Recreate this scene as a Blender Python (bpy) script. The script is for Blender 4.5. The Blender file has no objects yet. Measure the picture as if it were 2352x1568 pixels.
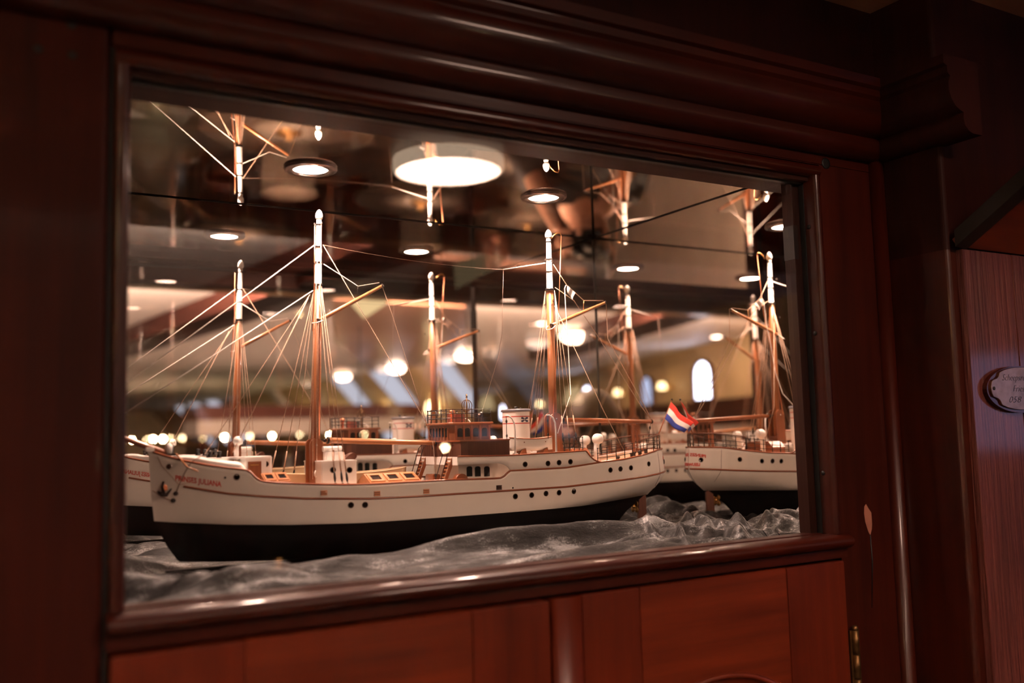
import bpy, bmesh, math, random
from mathutils import Vector, Matrix, noise
random.seed(7)
R = math.radians
col = bpy.context.scene.collection
sc = bpy.context.scene

# ------------------------------------------------------------------ camera, world, exposure
# metres; z = 0 is the camera's height here, everything is lifted by LIFT at the end so that the floor is z = 0
LIFT = 1.45
FPX = 2196.6
FWD = Vector((.5052, .8576, .0962)).normalized()
RGT = Vector((.8626, -.5052, -.0268)).normalized()
UPV = RGT.cross(FWD).normalized()
RGT = FWD.cross(UPV)
CAM = Vector((0, -1, 0))
cam_d = bpy.data.cameras.new('camera'); cam = bpy.data.objects.new('camera', cam_d); col.objects.link(cam)
cam_d.sensor_width = 36; cam_d.lens = 36 * FPX / 2352
cam.matrix_world = Matrix((( RGT.x, UPV.x, -FWD.x, CAM.x), (RGT.y, UPV.y, -FWD.y, CAM.y), (RGT.z, UPV.z, -FWD.z, CAM.z), (0, 0, 0, 1)))
cam_d.clip_start = .01; cam_d.clip_end = 60
cam_d.dof.use_dof = True; cam_d.dof.focus_distance = 1.21; cam_d.dof.aperture_fstop = 2.5; cam_d.dof.aperture_blades = 9
sc.camera = cam
w = bpy.data.worlds.new('world'); sc.world = w; w.use_nodes = True
w.node_tree.nodes['Background'].inputs[0].default_value = (.55, .62, .9, 1)
w.node_tree.nodes['Background'].inputs[1].default_value = .3
sc.view_settings.view_transform = 'Standard'; sc.view_settings.look = 'None'
sc.view_settings.exposure = 0; sc.view_settings.gamma = 1; sc.view_settings.use_curve_mapping = False
cy = sc.cycles
cy.max_bounces = 14; cy.glossy_bounces = 10; cy.diffuse_bounces = 4; cy.transmission_bounces = 8; cy.transparent_max_bounces = 24
cy.sample_clamp_indirect = 60; cy.sample_clamp_direct = 0; cy.blur_glossy = 1.0
cy.caustics_reflective = True; cy.caustics_refractive = False
cy.use_denoising = True

# light levels
L_PUCK = 70       # the two recessed lights in the case
L_PANEL = 58     # round panel lamp over the visitor
L_DOME = 20
L_SPOT = 60
L_COVE_FILL = 1150      # unseen strip added behind the ceiling beam to brighten the ceiling
P_CASE = 13       # watts of each case light
L_SCONCE = 170
L_WINDOW = 14
L_TABLE_FILL = 230     # bulbs of the table lamps added to light the ceiling

# ------------------------------------------------------------------ measuring helpers (points on known planes of the place)
D, W, H, G = .2483, .8938, .3124, -.18       # back mirror, side mirror, mirror ceiling, window glass
def ray(u, v): return FWD + RGT * ((u - 1176) / FPX) - UPV * ((v - 784) / FPX)
def PY(u, v, y): d = ray(u, v); return CAM + d * ((y + 1) / d.y)
def PZ(u, v, z): d = ray(u, v); return CAM + d * (z / d.z)
def PX(u, v, x): d = ray(u, v); return CAM + d * (x / d.x)
def room(u, v, z, corner=False):             # a place in the room seen by way of the back mirror (and the side mirror)
    p = PZ(u, v, z)
    return Vector((2 * W - p.x if corner else p.x, 2 * D - p.y, z))
def room_y(u, v, y, corner=False):
    p = PY(u, v, 2 * D - y)
    return Vector((2 * W - p.x if corner else p.x, y, p.z))
def interp(x, xs, ys):
    if x <= xs[0]: return ys[0]
    for i in range(1, len(xs)):
        if x <= xs[i]:
            t = (x - xs[i-1]) / (xs[i] - xs[i-1]); return ys[i-1] + t * (ys[i] - ys[i-1])
    return ys[-1]
def smooth_curve(xs, ys, n):
    # monotone-ish resample through Catmull-Rom
    out = []
    for k in range(n):
        x = xs[0] + (xs[-1] - xs[0]) * k / (n - 1)
        i = 0
        while i < len(xs) - 2 and x > xs[i+1]: i += 1
        p0 = ys[max(i-1, 0)]; p1 = ys[i]; p2 = ys[i+1]; p3 = ys[min(i+2, len(ys)-1)]
        h = xs[i+1] - xs[i]; t = (x - xs[i]) / h
        m1 = (p2 - p0) / (xs[i+1] - xs[max(i-1, 0)]) * h; m2 = (p3 - p1) / (xs[min(i+2, len(xs)-1)] - xs[i]) * h
        out.append((x, (2*t**3-3*t*t+1)*p1 + (t**3-2*t*t+t)*m1 + (-2*t**3+3*t*t)*p2 + (t**3-t*t)*m2))
    return out

# ------------------------------------------------------------------ materials
def new_mat(name):
    m = bpy.data.materials.new(name); m.use_nodes = True
    nt = m.node_tree; b = nt.nodes['Principled BSDF']
    return m, nt, b
def noise_tex(nt, scale, vec=None, detail=4, rough=.55):
    n = nt.nodes.new('ShaderNodeTexNoise'); n.inputs['Scale'].default_value = scale
    n.inputs['Detail'].default_value = detail; n.inputs['Roughness'].default_value = rough
    if vec: nt.links.new(vec, n.inputs['Vector'])
    return n.outputs['Fac']
def coords(nt, scale=(1, 1, 1), kind='Object'):
    tc = nt.nodes.new('ShaderNodeTexCoord'); mp = nt.nodes.new('ShaderNodeMapping')
    mp.inputs['Scale'].default_value = scale
    nt.links.new(tc.outputs[kind], mp.inputs['Vector']); return mp.outputs['Vector']
def ramp(nt, fac, stops):
    r = nt.nodes.new('ShaderNodeValToRGB'); e = r.color_ramp.elements
    while len(e) < len(stops): e.new(.5)
    for el, (p, c) in zip(e, stops): el.position = p; el.color = (*c, 1)
    nt.links.new(fac, r.inputs[0]); return r.outputs[0]
def bump(nt, b, h, strength, dist=.001):
    n = nt.nodes.new('ShaderNodeBump'); n.inputs['Strength'].default_value = strength; n.inputs['Distance'].default_value = dist
    nt.links.new(h, n.inputs['Height']); nt.links.new(n.outputs[0], b.inputs['Normal'])
def plain(name, c, rough=.5, metal=0, coat=0, var=.15, scale=40, bmp=0, spec=.5):
    m, nt, b = new_mat(name)
    f = noise_tex(nt, scale, coords(nt))
    lo = tuple(x * (1 - var) for x in c); hi = tuple(min(1, x * (1 + var)) for x in c)
    nt.links.new(ramp(nt, f, [(.3, lo), (.7, hi)]), b.inputs['Base Color'])
    b.inputs['Roughness'].default_value = rough; b.inputs['Metallic'].default_value = metal; b.inputs['Specular IOR Level'].default_value = spec
    b.inputs['Coat Weight'].default_value = coat
    if bmp: bump(nt, b, f, bmp)
    return m
def wood(name, dark, light, grain='z', coat=.5, rough=.32, density=1., bmp=.25, spec=.5, bdist=.0006):
    m, nt, b = new_mat(name); b.inputs['Specular IOR Level'].default_value = spec
    a, c = 3 * density, 55 * density
    s = {'x': (a, c, c), 'y': (c, a, c), 'z': (c, c, a)}[grain]
    f1 = noise_tex(nt, 1.0, coords(nt, s), 6, .65)
    f2 = noise_tex(nt, 3.2, coords(nt), 2)
    mx = nt.nodes.new('ShaderNodeMath'); mx.operation = 'MULTIPLY_ADD'; mx.inputs[1].default_value = .45
    nt.links.new(f2, mx.inputs[0]); 
    ml = nt.nodes.new('ShaderNodeMath'); ml.operation = 'MULTIPLY'; ml.inputs[1].default_value = .62
    nt.links.new(f1, ml.inputs[0]); nt.links.new(ml.outputs[0], mx.inputs[2])
    nt.links.new(ramp(nt, mx.outputs[0], [(.3, dark), (.72, light)]), b.inputs['Base Color'])
    b.inputs['Roughness'].default_value = rough
    b.inputs['Coat Weight'].default_value = coat; b.inputs['Coat Roughness'].default_value = .09
    fb = noise_tex(nt, 1.0, coords(nt, tuple(q * 3 for q in s)), 3)
    bump(nt, b, fb, bmp, bdist)
    return m
def emit(name, c, s):
    m = bpy.data.materials.new(name); m.use_nodes = True; nt = m.node_tree; nt.nodes.clear()
    o = nt.nodes.new('ShaderNodeOutputMaterial'); e = nt.nodes.new('ShaderNodeEmission')
    e.inputs[0].default_value = (*c, 1); e.inputs[1].default_value = s
    nt.links.new(e.outputs[0], o.inputs[0]); return m
def mirror_mat():
    m = bpy.data.materials.new('mirror'); m.use_nodes = True; nt = m.node_tree; nt.nodes.clear()
    o = nt.nodes.new('ShaderNodeOutputMaterial'); g = nt.nodes.new('ShaderNodeBsdfGlossy')
    g.inputs['Roughness'].default_value = 0; g.inputs['Color'].default_value = (.87, .85, .82, 1)
    nt.links.new(g.outputs[0], o.inputs[0]); return m
def glass_mat(name='window_glass', f0=.028, tint=(.99, .985, .975)):
    # thin pane: clear transmission plus Schlick reflection on each face
    m = bpy.data.materials.new(name); m.use_nodes = True; nt = m.node_tree; nt.nodes.clear()
    o = nt.nodes.new('ShaderNodeOutputMaterial'); g = nt.nodes.new('ShaderNodeBsdfGlossy'); t = nt.nodes.new('ShaderNodeBsdfTransparent')
    g.inputs['Roughness'].default_value = 0; g.inputs['Color'].default_value = (1, 1, 1, 1); t.inputs[0].default_value = (*tint, 1)
    lw = nt.nodes.new('ShaderNodeLayerWeight'); lw.inputs[0].default_value = .5
    p = nt.nodes.new('ShaderNodeMath'); p.operation = 'POWER'; p.inputs[1].default_value = 5; nt.links.new(lw.outputs['Facing'], p.inputs[0])
    a = nt.nodes.new('ShaderNodeMath'); a.operation = 'MULTIPLY_ADD'; a.inputs[1].default_value = 1 - f0; a.inputs[2].default_value = f0
    nt.links.new(p.outputs[0], a.inputs[0])
    mx = nt.nodes.new('ShaderNodeMixShader'); nt.links.new(a.outputs[0], mx.inputs[0]); nt.links.new(t.outputs[0], mx.inputs[1]); nt.links.new(g.outputs[0], mx.inputs[2])
    nt.links.new(mx.outputs[0], o.inputs[0]); return m
def velvet_mat():
    # crushed velvet: patches where the pile lies flat are pale and shiny, upright pile is nearly black
    m, nt, b = new_mat('crushed_velvet')
    v = coords(nt); vs = coords(nt, (15, 48, 30))
    f = noise_tex(nt, 1.0, vs, 6, .68); g = noise_tex(nt, 520, v, 2, .7)
    mx = nt.nodes.new('ShaderNodeMath'); mx.operation = 'MULTIPLY_ADD'; mx.inputs[1].default_value = .30; mx.inputs[2].default_value = -.15
    nt.links.new(g, mx.inputs[0])
    ad = nt.nodes.new('ShaderNodeMath'); ad.operation = 'ADD'; nt.links.new(f, ad.inputs[0]); nt.links.new(mx.outputs[0], ad.inputs[1])
    nt.links.new(ramp(nt, ad.outputs[0], [(.44, (.0035, .0036, .0038)), (.55, (.012, .0125, .013)), (.66, (.21, .22, .23))]), b.inputs['Base Color'])
    rr = nt.nodes.new('ShaderNodeMapRange'); rr.inputs[1].default_value = .4; rr.inputs[2].default_value = .7; rr.inputs[3].default_value = .7; rr.inputs[4].default_value = .27
    nt.links.new(ad.outputs[0], rr.inputs[0]); nt.links.new(rr.outputs[0], b.inputs['Roughness'])
    b.inputs['Sheen Roughness'].default_value = .22
    sw = nt.nodes.new('ShaderNodeMapRange'); sw.inputs[1].default_value = .42; sw.inputs[2].default_value = .64; sw.inputs[3].default_value = .06; sw.inputs[4].default_value = .75
    nt.links.new(ad.outputs[0], sw.inputs[0]); nt.links.new(sw.outputs[0], b.inputs['Sheen Weight'])
    bump(nt, b, f, .8, .004)
    return m
MAH_D, MAH_L = (.011, .0012, .0004), (.056, .0068, .0020)
M = {
 'mah_x': wood('mahogany_across', MAH_D, MAH_L, 'x', coat=.4, rough=.42, spec=.2), 'mah_z': wood('mahogany_upright', MAH_D, MAH_L, 'z', coat=.22, rough=.38, spec=.3),
 'mah_flat': wood('mahogany_flat', MAH_D, MAH_L, 'z', coat=.04, rough=.5, spec=.15), 'table_dark': plain('dark_table_top', (.03, .02, .015), .9, spec=.05), 'shade_dark': plain('dark_shade', (.035, .024, .018), .9, spec=.05), 'mah_y': wood('mahogany_deep', MAH_D, MAH_L, 'y', coat=.22, rough=.38, spec=.3),
 'door_x': wood('door_mahogany_across', (.045, .006, .0018), (.185, .028, .0075), 'x', coat=.15), 'door_z': wood('door_mahogany_upright', (.04, .005, .0016), (.145, .020, .0055), 'z', coat=.15),
 'worn': wood('worn_mahogany', (.035, .008, .006), (.13, .030, .022), 'z', coat=.4, rough=.5, density=.8, bmp=1.6, bdist=.0025),
 'dark': plain('dark_varnish', (.008, .004, .003), .4), 'soffit': wood('inner_mahogany', (.010, .003, .002), (.035, .010, .007), 'x', coat=0, rough=.6, spec=.15), 'batten': wood('inner_batten_mahogany', (.010, .003, .002), (.035, .010, .006), 'z', coat=.0, rough=.45, bmp=1, spec=.2), 'dull': wood('dull_mahogany', (.010, .002, .001), (.035, .006, .003), 'z', coat=0, rough=.6, spec=.15),
 'mirror': mirror_mat(), 'glass': glass_mat(), 'black_edge': plain('black_seal', (.003, .003, .003), .5), 'edge_green': plain('glass_edge', (.05, .12, .09), .15),
 'velvet': velvet_mat(),
 'white': plain('ivory_enamel', (.78, .73, .66), .33, coat=.3, var=.03, scale=12), 'white2': plain('white_enamel', (.82, .79, .75), .35, coat=.2, var=.03),
 'black': plain('black_boot_paint', (.004, .004, .0045), .6, spec=.15), 'tarblack': plain('black_fitting', (.012, .011, .011), .35),
 'wood_l': wood('varnished_pine', (.27, .095, .035), (.55, .24, .10), 'x', coat=.3, density=3), 'wood_m': wood('varnished_teak', (.16, .042, .015), (.36, .115, .042), 'z', coat=.35, density=3),
 'wood_r': wood('rail_teak', (.18, .045, .016), (.33, .09, .033), 'x', coat=.6, density=3), 'wood_d': wood('dark_teak', (.06, .018, .009), (.14, .045, .022), 'z', coat=.05, rough=.55, density=6), 'wood_b': wood('bridge_teak', (.12, .042, .020), (.22, .08, .04), 'z', coat=.15, density=6),
 'mast': wood('mast_pine', (.24, .08, .03), (.42, .16, .065), 'z', coat=.35, density=3), 'deck': wood('deck_pine', (.45, .24, .14), (.62, .37, .23), 'x', coat=.05, density=4),
 'rope': plain('rigging_cord', (.48, .32, .23), .8, scale=900, var=.4, bmp=.6), 'rope_w': plain('white_cord', (.8, .74, .68), .8, scale=900, var=.2), 'wire': plain('aerial_wire', (.22, .13, .09), .5),
 'iron': plain('dark_iron', (.035, .028, .026), .35, .7), 'grey': plain('grey_paint', (.13, .13, .15), .4), 'red': plain('red_paint', (.55, .035, .02), .4), 'letter': plain('red_lettering', (.60, .05, .03), .5),
 'blue': plain('navy_paint', (.012, .017, .07), .4), 'brass': plain('brass', (.62, .36, .14), .28, 1), 'copper': plain('copper', (.80, .33, .18), .3, 1),
 'cream': plain('cream_canvas', (.62, .47, .29), .6, var=.08), 'port': plain('porthole_dark', (.012, .011, .012), .12), 'porthole_rim': plain('porthole_rim', (.05, .03, .02), .3, .6),
 'flag_r': plain('flag_red', (.62, .035, .02), .75), 'flag_w': plain('flag_white', (.78, .72, .68), .75), 'flag_b': plain('flag_blue', (.025, .05, .32), .75), 'grey_cloth': plain('grey_cloth', (.55, .47, .43), .85),
 'puck': emit('puck_light', (1, .66, .52), L_PUCK), 'panel_lamp': emit('panel_light', (1, .63, .48), L_PANEL), 'panel_side': emit('panel_side_light', (1, .72, .5), 6), 'dome': emit('dome_light', (1, .70, .55), L_DOME),
 'spot': emit('spot_light', (1, .76, .64), L_SPOT), 'fill_bulb': emit('fill_bulb_light', (1, .64, .48), L_TABLE_FILL), 'strong': emit('strong_spot_light', (1, .66, .52), 200), 'amber': emit('amber_light', (1, .72, .34), 40), 'sconce': emit('sconce_light', (1, .74, .40), L_SCONCE), 'added_cove': emit('added_cove_light', (1, .70, .55), L_COVE_FILL), 'window_near': emit('near_daylight_pane', (.60, .56, 1.0), 1.7), 'window': emit('daylight_pane', (.66, .72, 1.0), L_WINDOW),
 'skylight': emit('daylit_reveal_glow', (.78, .80, 1.0), .85), 'wall_lamp': emit('wall_lamp_shade', (1, .74, .40), 7), 'lamplit': emit('lamplit_amber_patch', (1, .72, .38), 1.1), 'window_dim': emit('dim_daylight_pane', (.50, .60, .95), 1.6),
 'engraved': plain('engraved_plate', (.34, .22, .15), .3, 1, scale=60, var=.3, bmp=.2), 'chrome': plain('brushed_steel', (.45, .40, .38), .25, 1), 'cream_ceiling': plain('cream_ceiling_paint', (.80, .72, .66), .6, var=.04, scale=3), 'brown_ceiling': wood('brown_ceiling_boards', (.30, .13, .075), (.50, .25, .15), 'x', coat=.15),
 'gold_wall': plain('ochre_wall', (.50, .34, .17), .5, var=.25, scale=1.5), 'beam': wood('beam_mahogany', (.05, .012, .007), (.16, .045, .025), 'x', coat=.3), 'beam_dark': wood('dark_beam', (.012, .003, .002), (.045, .011, .006), 'x', coat=0, rough=.6, spec=.2), 'floor': wood('floor_boards', (.025, .014, .009), (.06, .035, .022), 'y'),
 'mat': plain('dark_mat', (.09, .07, .055), .9, spec=.05), 'old_brass': plain('aged_brass', (.16, .095, .045), .4, .8), 'box_red': plain('dull_red_paint', (.22, .045, .028), .5), 'wainscot': plain('wainscot_paint', (.52, .43, .36), .6, var=.08, scale=4), 'pale': plain('pale_board', (.72, .66, .62), .55, var=.05), 'gold': plain('gilt', (.75, .48, .20), .3, 1),
 'skin': plain('skin', (.55, .30, .21), .5, var=.08), 'cloth_dark': plain('dark_jacket', (.018, .017, .020), .85), 'hair': plain('brown_hair', (.05, .03, .02), .6), 'trouser': plain('dark_trousers', (.02, .022, .03), .85),
 'rubber': plain('camera_black', (.01, .01, .01), .45),
}

# ------------------------------------------------------------------ mesh builder
ABS = {}
class MB:
    def __init__(s): s.v = []; s.f = []; s.m = []; s.sm = []
    def add(s, vs, fs, mat=0, smooth=False):
        n = len(s.v); s.v += [tuple(x) for x in vs]
        for f in fs: s.f.append(tuple(i + n for i in f)); s.m.append(mat); s.sm.append(smooth)
        return s
    def box(s, lo, hi, mat=0, bevel=0):
        if bevel:
            bm = bmesh.new(); bmesh.ops.create_cube(bm, size=1)
            for v in bm.verts: v.co = Vector(((lo[i] + hi[i]) / 2 + v.co[i] * (hi[i] - lo[i]) for i in range(3)))
            bmesh.ops.bevel(bm, geom=bm.edges[:], offset=bevel, segments=2, affect='EDGES')
            bm.verts.index_update()
            s.add([v.co for v in bm.verts], [[v.index for v in f.verts] for f in bm.faces], mat); bm.free(); return s
        x0, y0, z0 = lo; x1, y1, z1 = hi
        return s.add([(x0,y0,z0),(x1,y0,z0),(x1,y1,z0),(x0,y1,z0),(x0,y0,z1),(x1,y0,z1),(x1,y1,z1),(x0,y1,z1)],
            [(3,2,1,0),(4,5,6,7),(0,1,5,4),(1,2,6,5),(2,3,7,6),(3,0,4,7)], mat)
    def prism(s, poly, axis, a, b, mat=0, smooth=False):
        # poly in the two other axes (in x,y,z order), extruded a..b along axis
        def pt(p, t): q = list(p); q.insert('xyz'.index(axis), t); return q
        n = len(poly); vs = [pt(p, a) for p in poly] + [pt(p, b) for p in poly]
        s.add(vs, [(i, (i+1) % n, n + (i+1) % n, n + i) for i in range(n)], mat, smooth)
        s.add(vs, [tuple(range(n))[::-1], tuple(range(n, 2*n))], mat); return s
    def tube(s, pts, r, seg=8, mat=0, caps=True):
        pts = [Vector(p) for p in pts]; n = len(pts)
        rs = r if isinstance(r, (list, tuple)) else [r] * n
        vs = []; prev = None
        for i, p in enumerate(pts):
            t = (pts[min(i+1, n-1)] - pts[max(i-1, 0)])
            t = t.normalized() if t.length > 1e-9 else Vector((0, 0, 1))
            if prev is None: a = t.orthogonal().normalized()
            else:
                a = prev - t * prev.dot(t)
                a = a.normalized() if a.length > 1e-6 else t.orthogonal().normalized()
            prev = a; b = t.cross(a)
            for k in range(seg):
                th = 2 * math.pi * k / seg; vs.append(p + (a * math.cos(th) + b * math.sin(th)) * rs[i])
        fs = [(i*seg+k, i*seg+(k+1) % seg, (i+1)*seg+(k+1) % seg, (i+1)*seg+k) for i in range(n-1) for k in range(seg)]
        s.add(vs, fs, mat, True)
        if caps: s.add(vs[:seg], [tuple(range(seg))[::-1]], mat); s.add(vs[-seg:], [tuple(range(seg))], mat)
        return s
    def lathe(s, prof, c, axis=(0, 0, 1), seg=20, mat=0, sx=1, sy=1, mats=None, caps=True):
        ax = Vector(axis).normalized(); a = Vector((1, 0, 0)) if abs(ax.x) < .9 else Vector((0, 1, 0))
        a = (a - ax * a.dot(ax)).normalized(); b = ax.cross(a); c = Vector(c)
        vs = [c + ax * h + (a * math.cos(2*math.pi*k/seg) * sx + b * math.sin(2*math.pi*k/seg) * sy) * r for r, h in prof for k in range(seg)]
        for i in range(len(prof)-1):
            s.add([], [], 0)
        n = len(s.v); s.v += [tuple(x) for x in vs]
        for i in range(len(prof)-1):
            for k in range(seg):
                s.f.append((n+i*seg+k, n+i*seg+(k+1) % seg, n+(i+1)*seg+(k+1) % seg, n+(i+1)*seg+k)); s.m.append(mats[i] if mats else mat); s.sm.append(True)
        if caps and prof[0][0] > 1e-6: s.f.append(tuple(n + k for k in range(seg))[::-1]); s.m.append(mats[0] if mats else mat); s.sm.append(False)
        if caps and prof[-1][0] > 1e-6: s.f.append(tuple(n + (len(prof)-1)*seg + k for k in range(seg))); s.m.append(mats[-1] if mats else mat); s.sm.append(False)
        return s
    def grid(s, rows, mat=0, smooth=True, close=False):
        n = len(rows[0]); vs = [p for r in rows for p in r]
        fs = [(i*n+k, i*n+k+1, (i+1)*n+k+1, (i+1)*n+k) for i in range(len(rows)-1) for k in range(n-1)]
        if close: fs += [(i*n+n-1, i*n, (i+1)*n, (i+1)*n+n-1) for i in range(len(rows)-1)]
        return s.add(vs, fs, mat, smooth)
    def ball(s, c, r, mat=0, seg=10, sc3=(1, 1, 1)):
        vs = []; c = Vector(c); rings = max(4, seg // 2)
        rows = []
        for i in range(rings + 1):
            th = math.pi * i / rings
            rows.append([c + Vector((math.sin(th)*math.cos(2*math.pi*k/seg)*sc3[0], math.sin(th)*math.sin(2*math.pi*k/seg)*sc3[1], -math.cos(th)*sc3[2])) * r for k in range(seg)])
        return s.grid(rows, mat, True, True)
    def mesh(s, name, mats, off=Vector((0, 0, 0)), weld=False):
        me = bpy.data.meshes.new(name)
        me.from_pydata([Vector(v) - off for v in s.v], [], s.f)
        for mm in (mats if isinstance(mats, (list, tuple)) else [mats]): me.materials.append(M[mm] if isinstance(mm, str) else mm)
        me.polygons.foreach_set('material_index', s.m); me.polygons.foreach_set('use_smooth', s.sm)
        bm = bmesh.new(); bm.from_mesh(me)
        bmesh.ops.remove_doubles(bm, verts=bm.verts[:], dist=1e-6)
        bmesh.ops.recalc_face_normals(bm, faces=bm.faces[:])
        bm.to_mesh(me); bm.free(); me.update(); return me
    def build(s, name, mats, parent=None, label=None):
        off = ABS.get(parent.name, Vector((0, 0, 0))) if parent else Vector((0, 0, 0))
        if not parent:
            xs = [Vector(v) for v in s.v]; off = Vector([(min(v[i] for v in xs) + max(v[i] for v in xs)) / 2 for i in range(3)]); off.z = min(v.z for v in xs)
        o = bpy.data.objects.new(name, s.mesh(name, mats, off)); col.objects.link(o)
        if parent: o.parent = parent
        else: o.location = off
        ABS[o.name] = off.copy()
        if label: o['label'] = label
        return o
def thing(name, label, cat, loc, group=None):
    o = bpy.data.objects.new(name, None); col.objects.link(o); o.location = loc; o.empty_display_size = .05
    o['label'] = label; o['category'] = cat
    if group: o['group'] = group
    ABS[o.name] = Vector(loc); return o
def tag(o, label, cat, group=None):
    o['label'] = label; o['category'] = cat
    if group: o['group'] = group
    return o
def struct(o, label=None):
    o['kind'] = 'structure'
    if label: o['label'] = label
    return o
def inst(name, me, parent, at, rot=None):            # part that shares mesh data with alike parts; 'at' in the common frame
    o = bpy.data.objects.new(name, me); col.objects.link(o); o.parent = parent
    o.location = Vector(at) - ABS[parent.name]
    if rot is not None: o.rotation_euler = rot
    ABS[o.name] = Vector(at); return o
def arc(cx, cy, r, a0, a1, n):
    return [(cx + r * math.cos(R(a0 + (a1 - a0) * i / n)), cy + r * math.sin(R(a0 + (a1 - a0) * i / n))) for i in range(n + 1)]
# ------------------------------------------------------------------ the setting: joinery around the show case
FY = -.20                                        # face of the joinery
XW = 1.0267                                      # face of the return wall on the right
def slab(name, lo, hi, mat, bevel=0): return struct(MB().box(lo, hi, 0, bevel).build(name, mat))
# wide pilaster left of the window, with rounded arris
pp = [(-.10, -.16), (-.10, FY)] + [(.0985 + .0055 * math.sin(R(a)), FY + .0055 - .0055 * math.cos(R(a))) for a in (0, 25, 50, 75, 90)] + [(.104, -.16)]
t1 = struct(MB().prism(pp, 'z', -1.45, .40, 0).build('trim_1', 'mah_flat'), 'broad mahogany pilaster left of the window')
for u, v in ((88, 112), (165, 57), (166, 126)):
    p = PY(u, v, FY - .0002); MB().lathe([(.0032, -.0006), (.0034, .0002), (.002, .0004), (0, .0001)], p, (0, -1, 0), 12).build('nail_hole', 'dark', t1)
slab('wall_front', (-1.5, -.19, -1.45), (-.10, -.16, .535), 'mah_z')
slab('wall_front_upper', (-1.5, FY - .004, .333), (XW + .02, -.15, .535), 'dull').name = 'trim_2'
# crown moulding
crown = [(-.19, .3335), (-.208, .3335), (-.2155, .336), (-.2215, .342), (-.2235, .350), (-.2225, .357), (-.2285, .3585), (-.2365, .3625), (-.2435, .370), (-.247, .380), (-.2465, .3895), (-.243, .397), (-.2475, .4005), (-.2475, .4085), (-.2535, .4105), (-.2535, .4215), (-.19, .4215)]
def sm_prism(poly, axis, a, b, n=1):
    m = MB(); m.prism(poly, axis, a, b, 0, True); return m
o = sm_prism(crown, 'x', -1.5, XW + .01).build('trim_3', 'mah_x'); struct(o, 'heavy crown moulding above the window')
mod = o.modifiers.new('es', 'EDGE_SPLIT'); mod.split_angle = R(42)
crown_r = [(XW + (y + .2) , z) for y, z in crown]
o = sm_prism(crown_r, 'y', -.340, -.17).build('trim_4', 'dull'); struct(o, 'crown moulding returning towards the viewer, sawn end')
mod = o.modifiers.new('es', 'EDGE_SPLIT'); mod.split_angle = R(42)
# short return wall on the right with rounded arris
rp = [(XW, -.15), (XW, -.285)] + [(XW + .006 - .006 * math.cos(R(a)), -.285 - .006 * math.sin(R(a))) for a in (20, 40, 60, 80, 90)] + [(4.5, -.291), (4.5, -.15)]
struct(MB().prism(rp, 'z', -1.45, .2065).build('wall_right', 'mah_z'), 'dark return wall right of the window')
struct(MB().prism(rp, 'z', .2065, .535).build('wall_right_upper_return', 'dull')).name = 'wall_right_1'
struct(MB().tube([(XW - .008, FY - .002, -1.45), (XW - .008, FY - .002, .334)], .0105, 16).build('trim_5', 'mah_z'), 'half round bead in the corner')
# planked panel right of the return
panel = thing('door_panel', 'planked panel', 'panel', (1.3, -.29, -1.45)); panel['kind'] = 'structure'; del panel['category']
panel.name = 'wall_recess'; ABS[panel.name] = Vector((1.3, -.29, -1.45))
px0 = 1.042
for i, wd in enumerate((.0985, .118, .11, .12, .115)):
    MB().box((px0, -.300 - (.0004 if i % 2 else 0), -1.45), (px0 + wd - .0012, -.2908, .2062), 0, .0006).build('plank', 'worn', panel); px0 += wd
panel['label'] = 'worn upright planks carrying the oval plate'
q = PX(2348, 434, 1.033); d = Vector((0, q.y + .3, q.z - .208)); nrm = Vector((0, -d.z, d.y)).normalized() * -.012
vs = []
for x in (1.033, 1.6):
    a = Vector((x, -.3, .208)); b = a + d * 1.6; vs += [a, b, b + nrm, a + nrm]
struct(MB().add(vs, [(0,1,2,3), (7,6,5,4), (0,4,5,1), (1,5,6,2), (2,6,7,3), (3,7,4,0)]).build('trim_6', 'door_x'), 'sloping board above the planked panel')
a = Vector((1.033, -.3, .208)); b = a + d * 1.6
struct(MB().add([a + Vector((-.004, 0, 0)), a + Vector((.016, -.001, -.002)), b + Vector((.016, -.001, -.002)), b + Vector((-.004, 0, 0)),
   a + Vector((-.004, 0, .02)), a + Vector((.016, 0, .02)), b + Vector((.016, 0, .02)), b + Vector((-.004, 0, .02))],
   [(0,1,2,3), (7,6,5,4), (0,3,7,4), (1,5,6,2), (2,6,7,3), (0,4,5,1)]).build('trim_7', 'dark'))
# oval name plate
def oval(cx, cz, a, b, n=64, notch=.0092):
    pts = []
    for k in range(n):
        t = 2 * math.pi * k / n; x = a * math.cos(t); z = b * math.sin(t)
        e = (abs(math.cos(t)) ** .92, abs(math.sin(t)) ** .92)
        pts.append((math.copysign(a * e[0], x), math.copysign(b * e[1], z)))
    out = []
    cs = [(sx * a * .865, sz * b * .70) for sx in (1, -1) for sz in (1, -1)]
    for x, z in pts:
        for c in cs:
            dx, dz = x - c[0], z - c[1]; l = math.hypot(dx, dz)
            if l < notch: # bite inward
                x, z = c[0] - math.copysign(1, c[0]) * abs(notch * .55) + dx * .25, c[1] - math.copysign(1, c[1]) * notch * .45 + dz * .25
        out.append((cx + x, cz + z))
    return out
PCX, PCZ = 1.1297, .0386
plate = thing('name_plate', 'oval engraved metal plate screwed to the worn planks at the right edge', 'name plate', (PCX, -.300, PCZ - .03))
MB().prism([(x, z) for x, z in [(PCX + .0690 * math.cos(2*math.pi*k/48), PCZ + .0285 * math.sin(2*math.pi*k/48) - .001) for k in range(48)]], 'y', -.3062, -.3003).build('backing', 'mah_x', plate)
ov = oval(PCX, PCZ, .0640, .0260, 160)
f = MB(); f.prism(ov, 'y', -.3085, -.3055)
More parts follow.
